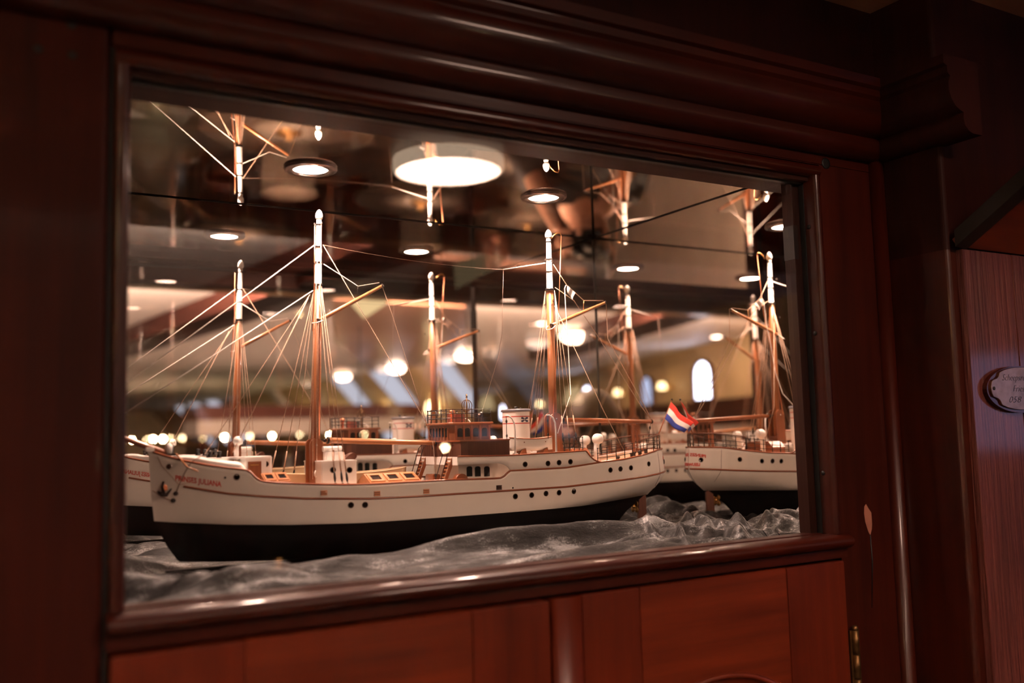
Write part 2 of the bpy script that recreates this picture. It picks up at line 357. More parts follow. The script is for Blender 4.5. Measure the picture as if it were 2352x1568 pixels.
pl = f.build('plate', 'chrome', plate); mod = pl.modifiers.new('bv', 'BEVEL'); mod.width = .0005; mod.segments = 2; mod.limit_method = 'ANGLE'
pl.data.materials[0] = M['engraved']
for sx in (-1, 1): MB().lathe([(.0022, 0), (.0022, .0005), (.0012, .0008), (0, .0006)], (PCX + sx * .0588, -.3085, PCZ), (0, -1, 0), 14).build('screw', 'iron', plate)
def text_obj(name, body, size, mat, parent, fn, width=None, shear=0, label=None, depth=.0003, bold=0):
    c = bpy.data.curves.new(name, 'FONT'); c.body = body; c.size = size; c.shear = shear; c.align_x = 'CENTER'; c.extrude = depth; c.resolution_u = 2; c.offset = bold
    t = bpy.data.objects.new(name, c); col.objects.link(t); bpy.context.view_layer.update()
    me = bpy.data.meshes.new_from_object(t.evaluated_get(bpy.context.evaluated_depsgraph_get())); bpy.data.objects.remove(t)
    bm = bmesh.new(); bm.from_mesh(me)
    bmesh.ops.triangulate(bm, faces=bm.faces[:])
    for cut in [size * .3 * k for k in range(-60, 61)]:
        g = bm.verts[:] + bm.edges[:] + bm.faces[:]
        bmesh.ops.bisect_plane(bm, geom=g, plane_co=(cut, 0, 0), plane_no=(1, 0, 0))
    xs = [v.co.x for v in bm.verts]; k = (width / (max(xs) - min(xs))) if width else 1
    off = ABS[parent.name]
    for v in bm.verts: v.co = fn(v.co.x * k, v.co.y, v.co.z) - off
    bmesh.ops.recalc_face_normals(bm, faces=bm.faces[:])
    bm.to_mesh(me); bm.free(); me.materials.clear(); me.materials.append(M[mat])
    o = bpy.data.objects.new(name, me); col.objects.link(o); o.parent = parent; ABS[o.name] = off.copy()
    if label: o['label'] = label
    return o
for body, dz, wd in (('Scheepsrestaurant', .0095, .084), ('Friesland', -.0038, .0445), ('058 - 653', -.0172, .064)):
    text_obj('engraving', body, .0112, 'iron', plate, lambda x, y, z, dz=dz: Vector((PCX + x, -.3086 - z * .6, PCZ + y + dz)), wd, .38, None, .0002, -.00022)
# ------------------------------------------------------------------ the show case
cab = thing('display_cabinet', 'dark mahogany show case with a glass front and mirrors inside, cupboards below', 'cabinet', (.5, .03, -1.45))
XL, XR, ZB, ZT = .120, .905, -.128, .300
# top rail, beads, stile, sill
MB().box((.1055, FY, .3205), (XW, -.165, .3485), 0, .0012).build('top_rail', 'mah_x', cab)
st = [(.917, -.165), (.917, FY), (XW + .002, FY), (XW + .002, -.165)]
MB().prism(st, 'z', -1.45, .3205).build('stile', 'mah_flat', cab)
MB().box((.104, -.195, -1.45), (.1075, -.16, .3205)).build('groove', 'black_edge', cab)
def bead(y0, r, n=8): return [(r * math.cos(R(180 + 180 * k / n)), -r * .9 * math.sin(R(180 * k / n)) ) for k in range(n + 1)]
def bead_bar(name, axis, c0, y0, wd, a, b, mat):
    # half round moulding of width wd, standing proud of y0
    pts = [(c0, -.166)] + [(c0 + wd * .5 - wd * .5 * math.cos(R(180 * k / 10)), y0 - .0075 * math.sin(R(180 * k / 10)) ** .7) for k in range(11)] + [(c0 + wd, -.166)]
    if axis == 'x': pts = [(y, z) for z, y in pts]
    o = MB().prism(pts, axis, a, b, 0, True).build(name, mat, cab); m = o.modifiers.new('es', 'EDGE_SPLIT'); m.split_angle = R(50); return o
bead_bar('window_bead', 'z', .1075, -.196, .0125, -.128, .306, 'mah_z')
bead_bar('window_bead', 'z', .905, -.196, .0125, -.128, .306, 'mah_z')
bead_bar('window_bead', 'x', .3055, -.196, .0140, .1075, .9175, 'mah_x')
MB().box((.1075, -.193, ZT), (.9175, -.166, .3055)).build('head_lining', 'soffit', cab)
MB().box((XL, -.178, .3025), (XR, -.127, .322)).build('inner_soffit', 'soffit', cab)
sill = [(-.165, -.1278), (-.1835, -.1278), (-.1845, -.1292), (-.1905, -.1292), (-.1925, -.1278), (-.203, -.1285), (-.209, -.1305), (-.2128, -.1338), (-.2135, -.1375), (-.2115, -.1415), (-.207, -.1442), (-.202, -.145), (-.165, -.145)]
o = MB().prism(sill, 'x', .106, .926, 0, True).build('sill', 'mah_x', cab); m = o.modifiers.new('es', 'EDGE_SPLIT'); m.split_angle = R(50)
MB().box((.106, -.202, -.1565), (.926, -.165, -.1458), 0, .001).build('apron', 'mah_x', cab)
# glass and its seals
MB().box((XL - .004, -.182, ZB - .003), (XR + .004, -.178, ZT + .002)).build('glass_pane', 'glass', cab, 'clear glass front pane')
for lo, hi in (((XR - .0012, -.1845, ZB), (XR + .006, -.1775, ZT)), ((XL - .006, -.1845, ZB), (XL + .0004, -.1775, ZT)), ((XL, -.1845, ZT - .0022), (XR, -.1775, ZT + .004))):
    MB().box(lo, hi).build('glazing_seal', 'black_edge', cab)
MB().box((.8925, -.1765, ZB), (.912, -.160, ZT + .004)).build('inner_batten', 'batten', cab)
MB().box((.8915, -.1772, .205), (.8985, -.1600, .247)).build('latch_plate', 'dark', cab)
# mirrors, floor, side
MB().box((.04, D, -.16), (W + .006, D + .006, H + .004)).build('back_mirror', 'mirror', cab, 'mirror lining the back')
MB().box((W, -.160, -.16), (W + .006, D + .004, H + .004)).build('side_mirror', 'mirror', cab, 'mirror lining the right side')
MB().box((.04, -.128, H), (W + .006, D + .004, H + .006)).build('ceiling_mirror', 'mirror', cab, 'mirror lining the top')
MB().box((.04, -.165, -.165), (.92, D + .006, -.150)).build('case_floor', 'dark', cab)
MB().box((.03, -.165, -.165), (.042, D + .006, H + .006)).build('side_panel', 'soffit', cab)
e = .0008
MB().tube([(.05, D - .0006, H - .0006), (W, D - .0006, H - .0006)], e, 6).build('mirror_seam', 'black_edge', cab)
MB().tube([(W - .0006, -.158, H - .0006), (W - .0006, D, H - .0006)], e, 6).build('mirror_seam', 'black_edge', cab)
MB().tube([(W - .0006, D - .0006, -.15), (W - .0006, D - .0006, H)], .0011, 6).build('mirror_seam', 'black_edge', cab)
# cupboard doors
def arch_rail(x0, x1, yf, zt, za, r, n=16):
    cx = (x0 + x1) / 2; hw = (x1 - x0) / 2; zc = za - r
    low = [(x0 + (x1 - x0) * k / n, zc + math.sqrt(max(r*r - (x0 + (x1 - x0) * k / n - cx) ** 2, 0))) for k in range(n + 1)]
    return [(x0, zt), (x1, zt)] + low[::-1], low
def cupboard(x, yf, label):          # x: stile | rail | stile | edge
    d = MB().box((x[1] - .004, yf + .006, -.75), (x[2] + .004, -.167, -.17)).build('cabinet_door', 'door_x', cab, label)
    MB().box((x[0], yf, -.75), (x[1] - .0004, -.166, -.1592), 0, .0012).build('door_stile', 'door_z', d)
    MB().box((x[2] + .0004, yf, -.75), (x[3], -.166, -.1592), 0, .0012).build('door_stile', 'door_z', d)
    poly, low = arch_rail(x[1], x[2], yf, -.1592, -.262, .165)
    MB().prism(poly, 'y', yf + .0006, -.168).build('door_rail', 'door_x', d)
    MB().tube([(px, yf, pz - .001) for px, pz in low], .0032, 8).build('arch_moulding', 'door_x', d)
    return d
dl = cupboard((.1085, .2095, .414, .4985), -.211, 'left cupboard door')
dr = cupboard((.5395, .6121, .8192, .9155), -.205, 'right cupboard door')
ast = [(.5050, -.167), (.5050, -.200)] + [(.5050 + .0345 * k / 8, -.2045 - .005 * math.sin(R(180 * (k + .6) / 9.2))) for k in range(9)] + [(.5393, -.167)]
MB().prism(ast, 'z', -.75, -.1592, 0, True).build('astragal', 'door_z', dr)
MB().box((.105, -.166, -1.45), (.928, .26, -.166)).build('carcass', 'dark', cab)
MB().box((.105, -.2, -1.45), (.928, -.166, -.751)).build('plinth', 'mah_x', cab)
h = MB()
hx, hy = .9235, -.2075
for k in range(3): h.tube([(hx, hy, -.240 - k * .028), (hx, hy, -.266 - k * .028)], .0042, 12)
h.ball((hx, hy, -.238), .0042).box((.9165, -.206, -.322), (.932, -.2035, -.240))
h.build('hinge', plain('old_brass', (.16, .09, .035), .4, .9), dr, 'old brass butt hinge')
# marks in the wood
p = PY(1897, 375, FY - .0004); MB().lathe([(.0072, -.001), (.0072, .0002), (.005, .0005), (0, .0003)], p, (0, -1, 0), 20).build('plug_hole', 'black_edge', cab)
for v in (520, 765, 1086):
    p = PX(1862 + (v - 520) * .045, v, XR - .0006); MB().lathe([(.0028, -.0005), (.0028, .0004), (0, .0002)], (XR - .0006, -.190, p.z), (-1, 0, 0), 12).build('screw_hole', 'black_edge', cab)
p = PY(1994, 1193, FY - .0003)
MB().add([p + Vector((dx * .0011, 0, dz * .001)) for dx, dz in ((-5, 16), (-2, 19), (2, 13), (6, 8), (6, -6), (5, -12), (2, -19), (-1, -14), (-5, -2), (-6, 8))], [tuple(range(10))]).build('bare_chip', plain('bare_wood', (.30, .12, .08), .7), cab)
q = PY(2003, 1395, FY - .0004)
MB().tube([p + Vector((.002, 0, -.018)), p + Vector((.0028, 0, -.05)), q], [.0009, .0011, .0004], 5).build('drying_crack', 'black_edge', cab)
# recessed lights in the mirror ceiling
for (x, y), lab in (((.3525, .0466), 'recessed round light above the foremast in the case ceiling'), ((.6714, .0473), 'recessed round light above the aft mast in the case ceiling')):
    t = thing('recessed_light', lab, 'light', (x, y, H), 'recessed lights in the case ceiling')
    MB().lathe([(.0215, -.0002), (.0300, -.0002), (.0308, -.0016), (.0295, -.0036), (.0265, -.0046), (.0205, -.0040), (.0195, -.0012)], (x, y, H), (0, 0, 1), 40, caps=False).build('trim_ring', 'chrome', t)
    MB().lathe([(0, -.0022), (.0198, -.0022), (.0198, -.0006)], (x, y, H), (0, 0, 1), 32).build('lens', 'puck', t)
    ld = bpy.data.lights.new('case_spot', 'SPOT'); ld.energy = P_CASE; ld.color = (1, .66, .52); ld.spot_size = R(140); ld.spot_blend = .9; ld.shadow_soft_size = .015
    lo_ = bpy.data.objects.new('beam_light', ld); col.objects.link(lo_); lo_.parent = t; lo_.location = (0, 0, -.006); ABS[lo_.name] = Vector((x, y, H))
# velvet laid like waves over the case floor
def fold(x, y, cx, cy, ang, wd, ln, h):
    c, s = math.cos(R(ang)), math.sin(R(ang)); dx, dy = x - cx, y - cy
    a = dx * c + dy * s; b = -dx * s + dy * c
    return h * math.exp(-(b / wd) ** 2) * math.exp(-(abs(a) / ln) ** 3)
FOLDS = [(.20, -.135, 12, .016, .10, .012), (.17, -.09, -20, .018, .10, .026), (.25, -.10, -28, .010, .06, .010), (.34, -.10, 6, .020, .14, .010), (.50, -.115, 4, .016, .22, .010), (.46, -.055, 2, .018, .30, .019),
 (.62, -.05, 5, .017, .20, .020), (.70, -.11, 10, .022, .16, .013), (.78, -.07, -8, .02, .14, .015), (.84, -.05, 24, .016, .08, .014), (.80, -.135, 14, .014, .10, .010), (.875, .04, -14, .017, .05, .018), (.86, .13, 28, .02, .06, .020),
 (.80, .17, -5, .022, .10, .02), (.87, .19, 60, .018, .08, .022), (.12, .06, 35, .02, .07, .02), (.10, .0, -10, .018, .08, .022), (.15, .16, 10, .02, .1, .016), (.86, -.09, 50, .012, .06, .018), (.73, -.03, -25, .010, .07, .012)]
rng = random.Random(21)
SMALL = []
for k in range(46):        # crumpled heap at the right
    SMALL.append((rng.uniform(.70, .885), rng.uniform(-.14, .23), rng.choice((rng.gauss(10, 22), rng.gauss(-35, 18), rng.gauss(60, 16))), rng.uniform(.0055, .0105), rng.uniform(.03, .07), rng.uniform(.008, .017), rng.uniform(-5, 5)))
for k in range(22):        # long soft folds in front of the hull
    SMALL.append((rng.uniform(.18, .72), rng.uniform(-.15, -.02), rng.gauss(3, 5), rng.uniform(.007, .012), rng.uniform(.07, .16), rng.uniform(.006, .012), rng.uniform(-.8, .8)))
for k in range(16):        # left end
    SMALL.append((rng.uniform(.06, .25), rng.uniform(-.14, .22), rng.gauss(5, 28), rng.uniform(.008, .014), rng.uniform(.03, .07), rng.uniform(.008, .016), rng.uniform(-4, 4)))
SMALL = [(cx, cy_, math.cos(R(a)), math.sin(R(a)), w_, l_, h_, c_) for cx, cy_, a, w_, l_, h_, c_ in SMALL]
def cloth_z(x, y):
    z = -.147 + .010 * (y + .16) / .4
    z += sum(fold(x, y, *f) for f in FOLDS) * .8
    wx = x + .010 * noise.noise(Vector((x * 14, y * 14, 7.7))); wy = y + .007 * noise.noise(Vector((x * 14, y * 20, 3.1)))
    s3 = 0
    for cx, cy_, c, s_, w_, l_, h_, cv in SMALL:
        dx, dy = wx - cx, wy - cy_
        if abs(dx) > .2 or abs(dy) > .2: continue
        a = dx * c + dy * s_; b = -dx * s_ + dy * c - cv * a * a
        if abs(b) < w_ * 2.6 and abs(a) < l_ * 1.7: s3 += (h_ * math.exp(-(b / w_) ** 2 - abs(a / l_) ** 3)) ** 3
    z += s3 ** (1 / 3)
    z += .0012 * noise.noise(Vector((x * 26, y * 60, 2.2))) + .0005 * noise.noise(Vector((x * 70, y * 150, 4.1)))
    edge = min((y + .163) / .03, 1); z = -.148 + (z + .148) * max(edge, 0) ** .6
    return z
# ------------------------------------------------------------------ the model ship
YC, XB, XS = .069, .181, .866
FD = ([0,.02,.045,.08,.13,.2,.3,.45,.6,.75,.84,.9,.945,.975,.99,1], [.0,.0085,.0165,.0265,.0375,.0475,.0550,.0588,.0590,.0582,.0545,.0480,.0385,.0255,.0150,0])
FW = ([0,.03,.07,.12,.2,.3,.45,.6,.72,.82,.9,.95,1], [.0,.006,.0145,.0255,.0400,.0515,.0575,.0578,.0535,.0420,.0250,.0125,0])
ZSX = ([.176,.1822,.197,.2145,.2345,.2567,.2742,.2795,.2843,.2890,.2945,.3060,.3418,.3800,.4174,.4626,.5048,.5642,.5740,.5790,.5830,.5876,.6688,.7228,.762,.805,.8367,.868],
       [-.0060,-.0078,-.0137,-.0193,-.0243,-.0285,-.0310,-.0345,-.0405,-.0432,-.0446,-.0462,-.0492,-.0515,-.0524,-.0521,-.0520,-.0532,-.0530,-.0512,-.0478,-.0448,-.0445,-.0398,-.0377,-.0326,-.0276,-.0262])
ZWX = ([.18,.21,.26,.32,.40,.70,.80,.87], [-.0800,-.0835,-.0880,-.0915,-.0940,-.0940,-.0905,-.0880])
def zs(x): return interp(x, *ZSX)
def zw(x): return interp(x, *ZWX)
def stem(z): return interp(z, [-.135,-.120,-.1065,-.0957,-.0807,-.0474,-.0114,-.004], [.236,.212,.2017,.196,.188,.1844,.1822,.179])
def stern(z): return interp(z, [-.135,-.110,-.100,-.092,-.088,-.083,-.076,-.069,-.063,-.057,-.046,-.0275,-.02], [.775,.800,.815,.834,.842,.850,.8585,.8640,.8680,.8695,.8685,.8665,.866])
def hb(x, z):
    a, b = stem(z), stern(z); t = min(max((x - a) / (b - a), 0), 1)
    w_ = interp(t, *FW); d_ = interp(t, *FD); zl = zw(x)
    if z >= zl:
        s = min((z - zl) / max(zs(x) - zl, .01), 1); k = s ** .75; k = k + (1 - k) * .0
        if t > .75: k = max(k, min(1, s * 2.2) ** .5 * min(1, (t - .75) / .12) + k * (1 - min(1, (t - .75) / .12)))
        return w_ + (d_ - w_) * k
    s = min((zl - z) / .041, 1)
    return w_ * max(1 - s ** 2.6, 0) ** .55 * (1 - .1 * s) + .0025
def side(u, v, off=0):
    y = YC - .05
    for _ in range(50):
        p = PY(u, v, y); y = .5 * y + .5 * (YC - hb(p.x, p.z) - off)
    return PY(u, v, y)
ship = thing('model_ship', 'white model of a two-masted training ship with wooden decks, rigging and funnel', 'model ship', (.52, YC, -.148))
# hull
NT = 170
xs_t = [(.5 - .5 * math.cos(math.pi * k / NT)) * .35 + k / NT * .65 for k in range(NT + 1)]
rows = {}; LV = []
def hull_rows(sgn):
    lev = [('b', s) for s in (1, .93, .82, .65, .45, .22)] + [('w', 0)] + [('t', s) for s in (.0001, .15, .3, .45, .6, .72, .84, .93, 1)]
    out = []
    for kind, s in lev:
        r = []
        for t in xs_t:
            xg = XB + (XS - XB) * t
            zl = zw(xg)
            z = zl - .041 * s if kind == 'b' else zl if kind == 'w' else zl + (zs(xg) - zl) * s
            a, b = stem(z), stern(z); x = a + (b - a) * t
            z = zw(x) - .041 * s if kind == 'b' else zw(x) if kind == 'w' else zw(x) + (zs(x) - zw(x)) * s
            y = hb(x, z) if 0 < t < 1 else 0.0004
            if kind == 'b' and s == 1: y = .0022
            r.append(Vector((x, YC + sgn * y, z)))
        out.append(r)
    return out
h = MB()
for sgn in (-1, 1):
    rr = hull_rows(sgn)
    h.grid(rr[:7], 1); h.grid(rr[6:], 0)
    top = rr[-1]
    inner = [Vector((min(max(p.x, XB + .004), XS - .004), YC + sgn * max(abs(p.y - YC) - .0022, 0), p.z)) for p in top]
    h.grid([top, inner], 2)
    dk = [Vector((p.x, p.y, p.z - (.0015 if p.x < .272 or p.x > .72 else .0105))) for p in inner]
    h.grid([inner, dk], 0)
    h.grid([dk, [Vector((p.x, YC, p.z + .0012)) for p in dk]], 3)
hull = h.build('hull', ['white', 'black', 'wood_r', 'deck'], ship, 'white hull with black bottom and brown rubbing strake')
MB().box((.20, YC - .0024, -.1478), (.80, YC + .0024, -.1335)).build('keel', 'black', ship)
# upper side plating and the opening in it
def zup(x): return interp(x, [.517,.5882,.6695,.7001,.7030,.7069,.7120,.7180,.7235], [-.0252,-.0264,-.0250,-.0241,-.0270,-.0312,-.0355,-.0384,-.0398])
def zlo(x):
    if x < .5665: return -.0345
    if x < .5876: t = (x - .5665) / (.5876 - .5665); return -.0345 - .0103 * (1 - math.sqrt(max(1 - t * t, 0)))
    return zs(x)
for sgn in (-1, 1):
    m = MB(); xx = [.517 + (.7235 - .517) * k / 130 for k in range(131)]
    o_ = [[Vector((x, YC + sgn * hb(x, zs(x)), zlo(x) + (zup(x) - zlo(x)) * f)) for x in xx] for f in (0, .5, 1)]
    i_ = [[p + Vector((0, -sgn * .0016, 0)) for p in r] for r in o_]
    m.grid(o_); m.grid(i_); m.grid([o_[0], i_[0]]); m.grid([o_[2], i_[2]])
    m.build('side_plating', 'white', ship)
    MB().tube([Vector((x, YC + sgn * (hb(x, zs(x)) + .0002), zup(x) + .0006)) for x in xx], .0010, 6).build('deck_edge_trim', 'wood_r', ship)
    xr = [.186 + (.8655 - .186) * k / 240 for k in range(241)]
    MB().tube([Vector((x, YC + sgn * (hb(x, zs(x)) - .0004), zs(x) + .0006)) for x in xr], .00125, 6).build('cap_rail', 'wood_r', ship)
    zst = lambda x: interp(x, [.2147,.2567,.2898,.3359,.4087,.4623,.5338,.6679,.7607,.8142,.8547,.8690], [-.0457,-.0548,-.0592,-.0638,-.0677,-.0682,-.0680,-.0677,-.0636,-.0604,-.0574,-.0566])
    xr = [.2147 + (.8685 - .2147) * k / 200 for k in range(201)]
    MB().tube([Vector((x, YC + sgn * (hb(x, zst(x)) + .0003), zst(x))) for x in xr], .0012, 8).build('rubbing_strake', 'wood_d' if 0 else 'wood_r', ship)
# portholes
pm = MB().lathe([(.0034, 0), (.0034, .0007), (.0026, .0009), (.0023, .0003)], (0, 0, 0), (0, -1, 0), 20, 0).lathe([(0, .00035), (.0024, .00035)], (0, 0, 0), (0, -1, 0), 16, 1).mesh('porthole', ['porthole_rim', 'port'])
PORT = [(544,1095),(806,1159.5),(838.5,1159),(1183.5,1139.5),(1221,1136.5),(1254,1133),(1284,1131),(1318,1128),(1206,1066),(1258.5,1064),(1284,1062),(1310,1060),(1402,1079),(1425,1076.5),(1449,1074),(1490,1065)]
def hull_yaw(x, z, sgn):
    e = .002; return math.atan2(hb(x + e, z) - hb(x - e, z), 2 * e) * (-1)
for u, v in PORT:
    p = side(u, v)
    for sgn in (-1, 1):
        a = hull_yaw(p.x, p.z, sgn)
        inst('porthole', pm, ship, (p.x, YC + sgn * (hb(p.x, p.z) - .0001), p.z), (0, 0, a if sgn < 0 else math.pi - a))
p = side(1519.5, 1053)
for sgn in (-1, 1): inst('porthole', pm, ship, (.8595, YC + sgn * hb(.8595, -.044), -.044), (0, 0, R(62) if sgn < 0 else R(118)))
# freeing ports (slatted)
def slats(c, mat):
    m = MB(); m.box((c.x - .0036, c.y - .0003, c.z - .0026), (c.x + .0036, c.y + .002, c.z + .0026), 1)
    for k in (-1, 0, 1): m.box((c.x - .0036, c.y - .0011, c.z + k * .002 - .0006), (c.x + .0036, c.y, c.z + k * .002 + .0006), 0)
    m.build('freeing_port', [mat, 'wood_d'], ship)
for u, v, mt in ((744,1131.5,'copper'),(866,1133,'copper'),(979,1128,'copper'),(1146,1119,'iron')): slats(side(u, v), mt)
for u, v in ((517,1096.5), (1178,1120)):
    p = side(u, v); MB().lathe([(.0011, 0), (.0011, .0004), (0, .0003)], p, (0, -1, 0), 10).build('scupper', 'port', ship)
# lettering along the bows and round the stern
def on_port(x0, z0, slope):
    return lambda x, y, z: (lambda X, Z: Vector((X, YC - hb(X, Z) - .0001 - z, Z)))(x0 + x, z0 + y + slope * x)
def on_star(x0, z0, slope):
    return lambda x, y, z: (lambda X, Z: Vector((X, YC + hb(X, Z) + .0001 + z, Z)))(x0 - x, z0 + y - slope * x)
pa, pb = side(402, 1100), side(508, 1115)
sl = (pb.z - pa.z) / (pb.x - pa.x); xm = (pa.x + pb.x) / 2; zm = (pa.z + pb.z) / 2
text_obj('lettering', 'PRINSES JULIANA', .0078, 'letter', ship, on_port(xm, zm - .0012, sl), pb.x - pa.x, 0, 'red painted name', .0001, .00022)
text_obj('lettering', 'PRINSES JULIANA', .0078, 'letter', ship, on_star(xm, zm - .0012, sl), pb.x - pa.x, 0, 'red painted name', .0001, .00022)
def on_stern(z0, arch):
    def f(x, y, z):
        Z = z0 + y + arch * (1 - (x / .03) ** 2)
        # follow the plan curve of the counter: arc length x to either side of the centre line
        xx, yy, l = stern(Z), 0.0, 0.0
        while True:
            nx = xx - (.0004 if yy > .006 else .00006); ny = hb(nx, Z); st_ = math.hypot(nx - xx, ny - yy)
            if l + st_ >= abs(x) or nx < .8:
                t = min((abs(x) - l) / max(st_, 1e-9), 1); xx += (nx - xx) * t; yy += (ny - yy) * t; break
            l += st_; xx, yy = nx, ny
        return Vector((xx + .0002 + z, YC + math.copysign(yy + .0001, x), Z))
    return f
text_obj('lettering', 'PRINSES JULIANA', .0062, 'letter', ship, on_stern(-.0425, .004), .052, 0, 'red painted name', .0001, .00022)
text_obj('lettering', 'LEEUWARDEN', .0058, 'letter', ship, on_stern(-.0525, 0), .036, 0, 'red painted home port', .0001, .00022)
for sgn in (-1, 1):
    MB().tube([Vector((.836 + .004 * k / 9, YC + sgn * (hb(.836 + .004 * k / 9, -.030 - .046 * k / 9) + .00005), -.030 - .046 * k / 9)) for k in range(10)], .00025, 4).build('plate_seam', 'wood_d', ship)
# rudder, propeller
MB().prism([(.826, -.088), (.838, -.086), (.838, -.128), (.824, -.128)], 'y', YC - .0018, YC + .0018).build('rudder', 'wood_d', ship)
pr = MB().lathe([(.0, -.004), (.0022, -.002), (.0026, .002), (.001, .005)], (.818, YC, -.104), (1, 0, 0), 12)
for k in range(4):
    a = math.pi / 4 + k * math.pi / 2; c_, s_ = math.cos(a), math.sin(a)
    pr.ball((.819, YC + c_ * .0058, -.104 + s_ * .0058), .0048, 0, 10, (.25, .55 + .45 * abs(c_), .55 + .45 * abs(s_)))
pr.build('propeller', 'brass', ship)
# forecastle: whaleback, wooden companion house, windlass, bollards
m = MB(); rws = []
for k in range(25):
    x = .203 + (.2765 - .203) * k / 24; b = max(hb(x, zs(x)) - .0022, .002); h_ = .0100 * math.sin(math.pi * min(k / 9, 1) / 2) ** .7
    if k >= 23: b -= .002 * (k - 22); h_ *= (.72, .15)[k - 23]
    rws.append([Vector((x, YC + b * max(-1, min(1, 1.04 * math.sin(R(-90 + 180 * j / 18)))), zs(.2742 if x > .2742 else x) - .001 + h_ * max(math.cos(R(-90 + 180 * j / 18)), 0) ** .30)) for j in range(19)])
m.grid(rws); m.add(rws[-1], [tuple(range(19))], 0)
m.build('whaleback', 'white2', ship)
c0 = PY(566, 1100, .060)
ch = MB().box((.279, .052, -.055), (.302, .086, -.0172), 0, .0008).box((.242, .075, -.02), (.3145, .0975, -.0170), 0, .0006).box((.2995, .078, -.055), (.3160, .098, -.0178), 0, .0006)
ch = ch.build('companion_house', 'white2', ship)
pa = PY(566, 1059, .0516); pb = PY(596, 1100, .0516)
MB().box((.2815, .0512, -.0500), (.2962, .0522, -.0222)).box((.2842, .0508, -.0265), (.2932, .0513, -.0257), 1).lathe([(.0008, 0), (.0008, .001)], (.2945, .0512, -.040), (0, -1, 0), 8, 1).build('door', ['wood_m', 'brass'], ch)
inst('porthole', pm, ship, (.3085, .0779, -.0262))
lw = MB(); p = PY(388, 1034, YC)
lw.lathe([(0, -.005), (.0048, -.004), (.0056, 0), (.0048, .004), (0, .005)], (p.x, YC, p.z + .0015), (0, 1, 0), 18, 0, .7, 1.15)
lw.box((p.x - .007, YC - .008, p.z - .0055), (p.x + .008, YC + .008, p.z - .0035), 1).tube([(p.x + .003, YC - .006, p.z - .004), (p.x + .0035, YC - .0055, p.z + .006)], .0008, 6, 1)
lw.build('windlass', ['white2', 'tarblack'], ship)
bm_ = MB().lathe([(.0029, 0), (.0029, .0012), (.0023, .0016), (.0023, .0048), (.0029, .0052), (.0029, .0068), (0, .0072)], (0, 0, 0), (0, 0, 1), 14).mesh('bollard', 'tarblack')
for u, v, y in ((454.5,1043,.092),(470.5,1044,.09),(481.5,1048,.052),(493,1043,.09),(503,1049,.048)):
    p = PY(u, v, y); inst('bollard', bm_, ship, (p.x, y, p.z - .001))
def cowl(c, hgt, r, name='ventilator', face=(1, 0, .2), mouth='red'):
    m = MB(); c = Vector(c); f = Vector(face).normalized()
    top = c + Vector((0, 0, hgt))
    m.tube([c, c + Vector((0, 0, hgt * .55)), c + Vector((0, 0, hgt * .78)) + f * r * .15, top - Vector((0, 0, r * .25)) + f * r * .55], [r * .55, r * .55, r * .62, r * .95], 14)
    hc = top - Vector((0, 0, r * .4)) + f * r * .35
    m.ball(hc, r * 1.12, 0, 16, (1, 1, 1.05))
    m.lathe([(r * .98, r * .62), (r * 1.02, r * .86), (r * .86, r * .84), (r * .8, r * .55), (0, r * .5)], hc, f, 18, mats=[0, 0, 0, 1, 1])
    return m.build(name, ['white2', mouth], ship)
p = PY(543, 1043, .069); cowl((p.x, .069, p.z - .002), .0180, .0046, face=(.9, .2, .2), mouth='white2')
# bowsprit
a, b = PY(392, 1044, YC), PY(168, 966, YC)
MB().tube([a + (b - a) * t for t in (0, .1, .5, 1)], [.0026, .0033, .0030, .0020], 12).build('bowsprit', 'wood_r', ship)
MB().box((.178, YC - .0042, -.0085), (.187, YC + .0042, -.0035), 0, .0008).build('stem_head', 'white', ship)
# anchors
def anchor(c, sgn):
    m = MB(); c = Vector(c); yy = sgn * .0022
    m.tube([c + Vector((-.0055, yy, -.003)), c + Vector((-.002, yy * 1.6, -.0062)), c + Vector((.003, yy * 1.3, -.0072)), c + Vector((.0085, yy, -.0005))], [.0010, .0019, .0019, .0009], 8)
    m.tube([c + Vector((.001, yy * 1.4, -.006)), c + Vector((-.001, yy, .0015)), c + Vector((.0005, yy * .4, .007))], [.0015, .0013, .0010], 8)
    m.lathe([(.0034, 0), (.0034, .0016), (.0018, .0018), (0, .0008)], c + Vector((.0018, -sgn * .0002, .0002)), (0, sgn, 0), 14, 1)
    return m.build('anchor', ['iron', 'copper'], ship)
for sgn in (-1, 1):
    p = side(374, 1121); anchor((p.x, YC + sgn * (hb(p.x, p.z) + .0006), p.z), sgn)
for u, v in ((404,1133), (398,1149)):
    p = side(u, v, .001); MB().ball(p, .0024, 0, 10, (1.1, .7, 1)).build('hanging_block', 'tarblack', ship)
p = side(389, 1071); MB().lathe([(.0026, 0), (.0030, .0008), (.0018, .0012), (0, .0004)], p, (-.5, -1, 0), 14).build('hawse_pipe', 'chrome', ship)
